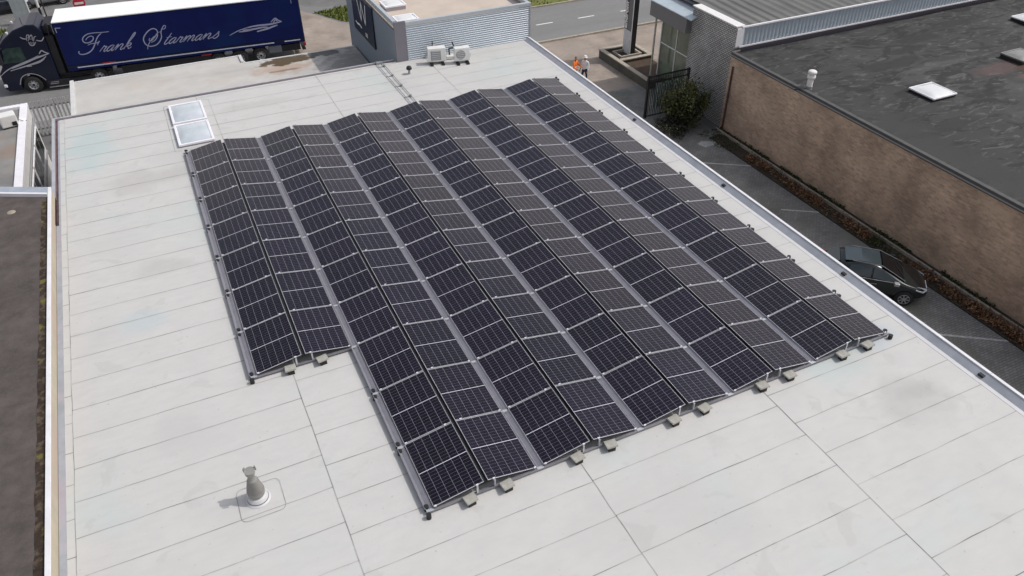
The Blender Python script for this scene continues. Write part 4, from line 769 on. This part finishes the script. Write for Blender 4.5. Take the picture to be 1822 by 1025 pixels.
# ================================================================== parked hatchback in the yard
M_car = mat('car_paint', (.012, .017, .019), .25, .2, var=.06, scale=1, coat=.3)
M_cglass = mat('car_glass', (.03, .045, .055), .06, var=.1); M_cdark = mat('car_black', (.006, .006, .007), .2, var=.1, spec=.25)
def car(loc, rz, label, paint, name='parked_car', roofglass=True):
    e = empty(name, loc, rz); tag(e, label, 'car')
    # stations: x, half width, belt z, low z, roof half width, roof z
    st = [(-1.98, .62, .80, .38, .50, .82), (-1.9, .78, .92, .26, .58, .95), (-1.72, .83, .97, .2, .60, 1.12), (-1.35, .86, 1.0, .18, .60, 1.38), (-.8, .87, 1.0, .18, .60, 1.46), (-.1, .87, .98, .18, .60, 1.47), (.12, .87, .96, .18, .58, 1.41), (.65, .87, .95, .18, .64, 1.18), (1.05, .86, .92, .18, .70, .965), (1.5, .83, .82, .2, .62, .85), (1.82, .74, .72, .26, .5, .74), (1.97, .55, .56, .34, .4, .6)]
    rings = []
    for x, hw, bz, lz, rw, rzz in st:
        h = []
        for s in (1, -1):
            side = [(hw*.86, lz), (hw*.98, lz+(bz-lz)*.25), (hw, lz+(bz-lz)*.6), (hw*.975, bz-.03), (rw+(hw-rw)*.55, bz+(rzz-bz)*.45), (rw, rzz-.035), (rw*.6, rzz)]
            h.append([(x, s*a, z) for a, z in side])
        rings.append(h[0]+h[1][::-1])
    b = MB(); b.loft(rings).build('body', paint, e, smooth=True).modifiers.new('sub', 'SUBSURF').levels = 1
    e.children[0].modifiers['sub'].render_levels = 2
    # glass laid just outside the body
    def pan(name, pts, m, off=(0, 0, .012)):
        return MB().prism(pts, off).build(name, m, e, bev=.004)
    pan('windscreen', [(.16, -.53, 1.405), (.16, .53, 1.405), (1.04, .66, .985), (1.04, -.66, .985)], M_cdark)
    pan('roof_glass', [(-1.22, -.48, 1.44), (-1.22, .48, 1.44), (-.6, .48, 1.485), (.08, .48, 1.455), (.08, -.48, 1.455), (-.6, -.48, 1.485)], M_rg if roofglass else paint)
    pan('rear_window', [(-1.40, -.50, 1.40), (-1.40, .50, 1.40), (-1.80, .53, 1.08), (-1.80, -.53, 1.08)], M_cglass, (-.012, 0, .012))
    for s in (1, -1):
        def sd(x, t, z0, z1): # point on glasshouse side
            w = .865+(.60-.865)*t; return (x, s*(w+.012), z0+(z1-z0)*t)
        MB().prism([sd(-.15, .12, .99, 1.46), sd(.80, .12, .96, 1.12), sd(.18, .85, .97, 1.42), sd(-.15, .85, .99, 1.46)], (0, s*.008, 0)).build('side_window', M_cglass, e)
        MB().prism([sd(-1.15, .14, .99, 1.40), sd(-.22, .12, .99, 1.46), sd(-.22, .85, .99, 1.46), sd(-1.0, .85, .99, 1.43)], (0, s*.008, 0)).build('side_window', M_cglass, e)
        MB().tube([(-1.3, s*.862, 1.02), (-.2, s*.875, .995), (.85, s*.868, .975)], .010, 6).build('window_trim', M_rim, e)
        MB().tube([(-.95, s*.53, 1.49), (.1, s*.53, 1.46), (.6, s*.60, 1.225), (1.06, s*.675, 1.0)], .016, 6).build('roof_edge_trim', M_mudg, e)
        MB().box(.62, .82, s*1.0-.09, s*1.0+.09, .96, 1.09, .03).build('mirror', M_rim if s < 0 else paint, e)
        MB().box(-.15, .05, s*.885-.012, s*.885+.012, .80, .825).build('door_handle', M_rim, e); MB().box(-1.05, -.87, s*.882-.012, s*.882+.012, .82, .845).build('door_handle', M_rim, e)
        hl = MB(); hl.prism([(1.42, s*.70, .80), (1.90, s*.50, .67), (1.95, s*.52, .60), (1.80, s*.74, .62), (1.5, s*.80, .72)], (.02, 0, .035)); hl.build('headlight', mat('headlight_lens', (.6, .63, .66), .12), e)
        MB().box(-1.95, -1.85, s*.64-.1, s*.64+.1, .7, .95).build('tail_lamp', M_red, e)
        for x in (1.18, -1.28):
            wv = MB().lathe((x, s*.80, .31), [(.19, -.1), (.29, -.1), (.31, -.07), (.31, .07), (.29, .1), (.19, .1)], 28, 'y').build('wheel', M_tyre, e)
            sp_ = MB()
            for q in range(7):
                a = q*2*math.pi/7; sp_.obox((x+math.cos(a)*.12, s*.905, .31+math.sin(a)*.12), (.19, .02, .038), (0, -a, 0))
            sp_.lathe((x, s*.90, .31), [(.215, 0), (.215, s*.012), (.195, s*.012), (.195, 0)], 28, 'y').cyl((x, s*.89, .31), (x, s*.92, .31), .045)
            sp_.build('rim', M_rim, wv); MB().cyl((x, s*.86, .31), (x, s*.88, .31), .2, n=24).build('brake_disc', M_dark, wv)
            ar = MB(); ar.cyl((x, s*.872, .33), (x, s*.876, .33), .345, n=28); ar.build('wheel_arch', M_dark, e)
    MB().box(1.9, 2.0, -.45, .45, .36, .5, .02).build('grille', M_dark, e); MB().box(1.96, 2.0, -.26, .26, .5, .59).build('number_plate', M_frame, e)
    MB().tube([(1.06, -.4, 1.0), (.74, .1, 1.16)], .008, 5).build('wiper', M_dark, e); MB().tube([(1.06, .2, 1.0), (.8, .5, 1.13)], .008, 5).build('wiper', M_dark, e)
    return e
M_rg = mat('panoramic_glass', (.04, .055, .062), .12, var=.06)
hx, hy = .74, -.67
car((24.75-hx*1.95, 5.72-hy*1.95, G+.01), math.atan2(hy, hx), 'dark green grey hatchback parked in the yard below the roof edge', M_car)
M_sil = mat('silver_paint', (.3, .31, .33), .25, .5, coat=.6); M_blu = mat('dark_blue_paint', (.03, .035, .05), .25, .3, coat=.6)
car((-9.9, 60.2, G+.01), R(8), 'dark car parked at far left behind the grey information board', M_blu, roofglass=False)
car((-6.9, 61.0, G+.01), R(8), 'silver car parked beyond the lorry beside the striped mast', M_sil, roofglass=False)
# ================================================================== street furniture top left
e = empty('no_entry_sign', (-3.95, 50.6, G)); tag(e, 'round red no entry sign with white bar behind the trailer', 'road sign')
MB().cyl((0, 0, 0), (0, 0, 3.0), .035).build('pole', M_rim, e); MB().cyl((0, -.04, 2.62), (0, -.06, 2.62), .38, n=32).build('disc', mat('sign_red', (.55, .02, .04), .45), e); MB().box(-.28, .28, -.068, -.061, 2.55, 2.69).build('white_bar', M_white, e)
e = empty('lattice_mast', (-6.05, 47.6, G)); tag(e, 'slim black and white mast standing behind the lorry cab', 'mast')
ms_ = MB()
for q in range(14): ms_.cur = q % 2; ms_.cyl((0, 0, q*.5), (0, 0, q*.5+.5), .07, n=10)
ms_.build('pole', [M_dark, M_white], e); MB().cyl((.25, .1, 0), (.25, .1, 7), .04).build('stay', M_dark, e)
br_ = MB()
for q in range(13): br_.cyl((0, 0, .3+q*.5), (.25, .1, .55+q*.5), .015, n=6)
br_.build('braces', M_white, e)
e = empty('information_board', (-8.7, 56.4, G)); tag(e, 'grey upright information board with white edge at top left', 'board')
MB().box(0, 1.0, 0, .25, .1, 2.6, .02).build('board', mat('board_grey', (.33, .37, .38), .5), e); MB().box(1.001, 1.06, -.02, .27, .0, 2.62).build('edge', M_wcap, e); MB().box(-.05, 1.1, -.05, .3, 0, .099).build('plinth', M_kerb, e)
e = empty('banner_post', (-10.15, 55.4, G)); tag(e, 'white flag banner with green patch at the left frame edge', 'banner')
MB().box(0, .5, 0, .06, .3, 3.4, .02).build('banner', M_wcap, e); MB().box(.02, .46, -.012, -.001, .4, 1.1).build('green_patch', mat('banner_green', (.04, .22, .09), .5), e); MB().cyl((.55, .03, 0), (.55, .03, 3.6), .03).build('pole', M_rim, e)
# ================================================================== people
def person(loc, rz, label, shirt, trousers, hair, skin, pose, hat=None):
    e = empty('person', loc, rz); tag(e, label, 'person')
    J = dict(pelvis=(0, 0, .93), waist=(0, .01, 1.08), chest=(0, .02, 1.30), neck=(0, .01, 1.48), head0=(0, -.01, 1.56), head1=(0, -.02, 1.66), head2=(0, -.01, 1.74))
    J.update(pose)
    ed = [('pelvis', 'waist'), ('waist', 'chest'), ('chest', 'neck'), ('neck', 'head0'), ('head0', 'head1'), ('head1', 'head2')]
    rad = dict(pelvis=(.15, .11), waist=(.14, .10), chest=(.17, .12), neck=(.055, .055), head0=(.07, .08), head1=(.082, .1), head2=(.06, .075))
    for s in 'lr':
        ed += [('chest', 'sh'+s), ('sh'+s, 'el'+s), ('el'+s, 'wr'+s), ('wr'+s, 'ha'+s), ('pelvis', 'hip'+s), ('hip'+s, 'kn'+s), ('kn'+s, 'an'+s), ('an'+s, 'toe'+s)]
        for k_, r_ in (('sh', .075), ('el', .05), ('wr', .033), ('ha', .04), ('hip', .095), ('kn', .062), ('an', .045), ('toe', .045)): rad[k_+s] = (r_, r_)
        q = -1 if s == 'l' else 1
        for f in range(5):
            nm = 'f%d%s' % (f, s); hp = Vector(J['ha'+s]); wp = Vector(J['wr'+s]); d = (hp-wp).normalized(); sd_ = d.cross(Vector((0, 1, 0))).normalized()
            J[nm] = tuple(hp+d*(.075 if f < 4 else .03)+sd_*((f-1.5)*.02 if f < 4 else -.05)+Vector((0, -.02*f/4, 0))); ed.append(('ha'+s, nm)); rad[nm] = (.009, .009)
    ks = list(J); me = bpy.data.meshes.new('body'); me.from_pydata([J[k] for k in ks], [(ks.index(a), ks.index(b)) for a, b in ed], []); ob = bpy.data.objects.new('tmp', me); scene.collection.objects.link(ob)
    ob.modifiers.new('skin', 'SKIN'); sub = ob.modifiers.new('s', 'SUBSURF'); sub.levels = 1; sub.render_levels = 1
    for i, k in enumerate(ks): me.skin_vertices[0].data[i].radius = rad[k]
    me.skin_vertices[0].data[0].use_root = True
    bpy.context.view_layer.update(); m2 = bpy.data.meshes.new_from_object(ob.evaluated_get(bpy.context.evaluated_depsgraph_get())); bpy.data.objects.remove(ob)
    m2.name = 'body'
    for m in (shirt, trousers, skin, hair, M_dark): m2.materials.append(m)
    wl = J['pelvis'][2]+.03
    for p in m2.polygons:
        c = p.center; nz_ = J['neck'][2]+.02; p.use_smooth = True
        hand = min((c-Vector(J['ha'+s])).length for s in 'lr') < .12
        p.material_index = 2 if hand else (4 if c.z < .09 else (1 if c.z < wl else (0 if c.z < nz_ else (3 if (c.z > J['head1'][2]+.03 or c.y > J['head1'][1]+.045) else 2))))
    b_ = bpy.data.objects.new('body', m2); scene.collection.objects.link(b_); b_.parent = e
    h1 = Vector(J['head1'])
    fc = MB().cyl(h1+Vector((0, -.095, -.01)), h1+Vector((0, -.125, -.03)), .014, .010, 8).cyl(h1+Vector((-.09, 0, -.01)), h1+Vector((-.10, .01, -.01)), .025, .02, 8).cyl(h1+Vector((.09, 0, -.01)), h1+Vector((.10, .01, -.01)), .025, .02, 8); fc.build('face_features', skin, e)
    ey = MB().cyl(h1+Vector((-.035, -.092, .012)), h1+Vector((-.035, -.102, .012)), .011, n=8).cyl(h1+Vector((.035, -.092, .012)), h1+Vector((.035, -.102, .012)), .011, n=8).box(h1.x-.025, h1.x+.025, h1.y-.1, h1.y-.09, h1.z-.06, h1.z-.05); ey.build('eyes_and_mouth', M_dark, e)
    if hat: MB().lathe(h1+Vector((0, 0, .03)), [(.15, 0), (.115, .01), (.11, .06), (.07, .11), (0, .125)], 16).build('cap', hat, e)
    return e
def legs(stride=.12):
    return dict(hipl=(-.1, 0, .88), hipr=(.1, 0, .88), knl=(-.11, -.04-stride*.5, .49), knr=(.11, -.02+stride*.5, .49), anl=(-.11, -stride, .09), anr=(.11, stride, .09), toel=(-.12, -stride-.16, .05), toer=(.12, stride-.16, .05))
M_skin = mat('skin', (.45, .27, .19), .6, var=.05); M_hv = mat('hi_vis_orange', (.85, .20, .03), .7, var=.12, scale=6); M_jean = mat('dark_trousers', (.03, .035, .06), .8, var=.2); M_gtr = mat('grey_trousers', (.28, .29, .28), .8, var=.15)
M_hair = mat('black_hair', (.01, .008, .008), .6); M_wsh = mat('white_shirt', (.7, .7, .72), .8, var=.1); M_hair2 = mat('grey_hair', (.45, .42, .38), .7)
pz = legs(.1); pz.update(shl=(-.19, .02, 1.40), shr=(.19, .02, 1.40), ell=(-.30, -.08, 1.16), elr=(.27, -.12, 1.15), wrl=(-.26, -.30, 1.08), wrr=(.16, -.33, 1.10), hal=(-.24, -.37, 1.08), har=(.12, -.39, 1.11))
P1 = person((22.4, 29.75, G+.01), R(35), 'person with black hair in an orange high visibility jacket on the pavement', M_hv, M_gtr, M_hair, M_skin, pz)
MB().box(-.165, .165, -.115, .14, 1.12, 1.16).box(-.165, .165, -.12, .14, 1.0, 1.035).build('reflective_band', M_wcap, P1)
pz = legs(.16); pz.update(shl=(-.19, .02, 1.40), shr=(.19, .02, 1.40), ell=(-.27, .06, 1.14), elr=(.28, -.02, 1.14), wrl=(-.28, -.06, .90), wrr=(.30, -.16, .94), hal=(-.28, -.09, .83), har=(.30, -.2, .88))
person((22.95, 29.55, G+.01), R(-60), 'person with white cap, pale top and dark trousers beside the orange jacket', M_wsh, M_jean, M_hair2, M_skin, pz, M_wcap)
print('objects', len(scene.objects))
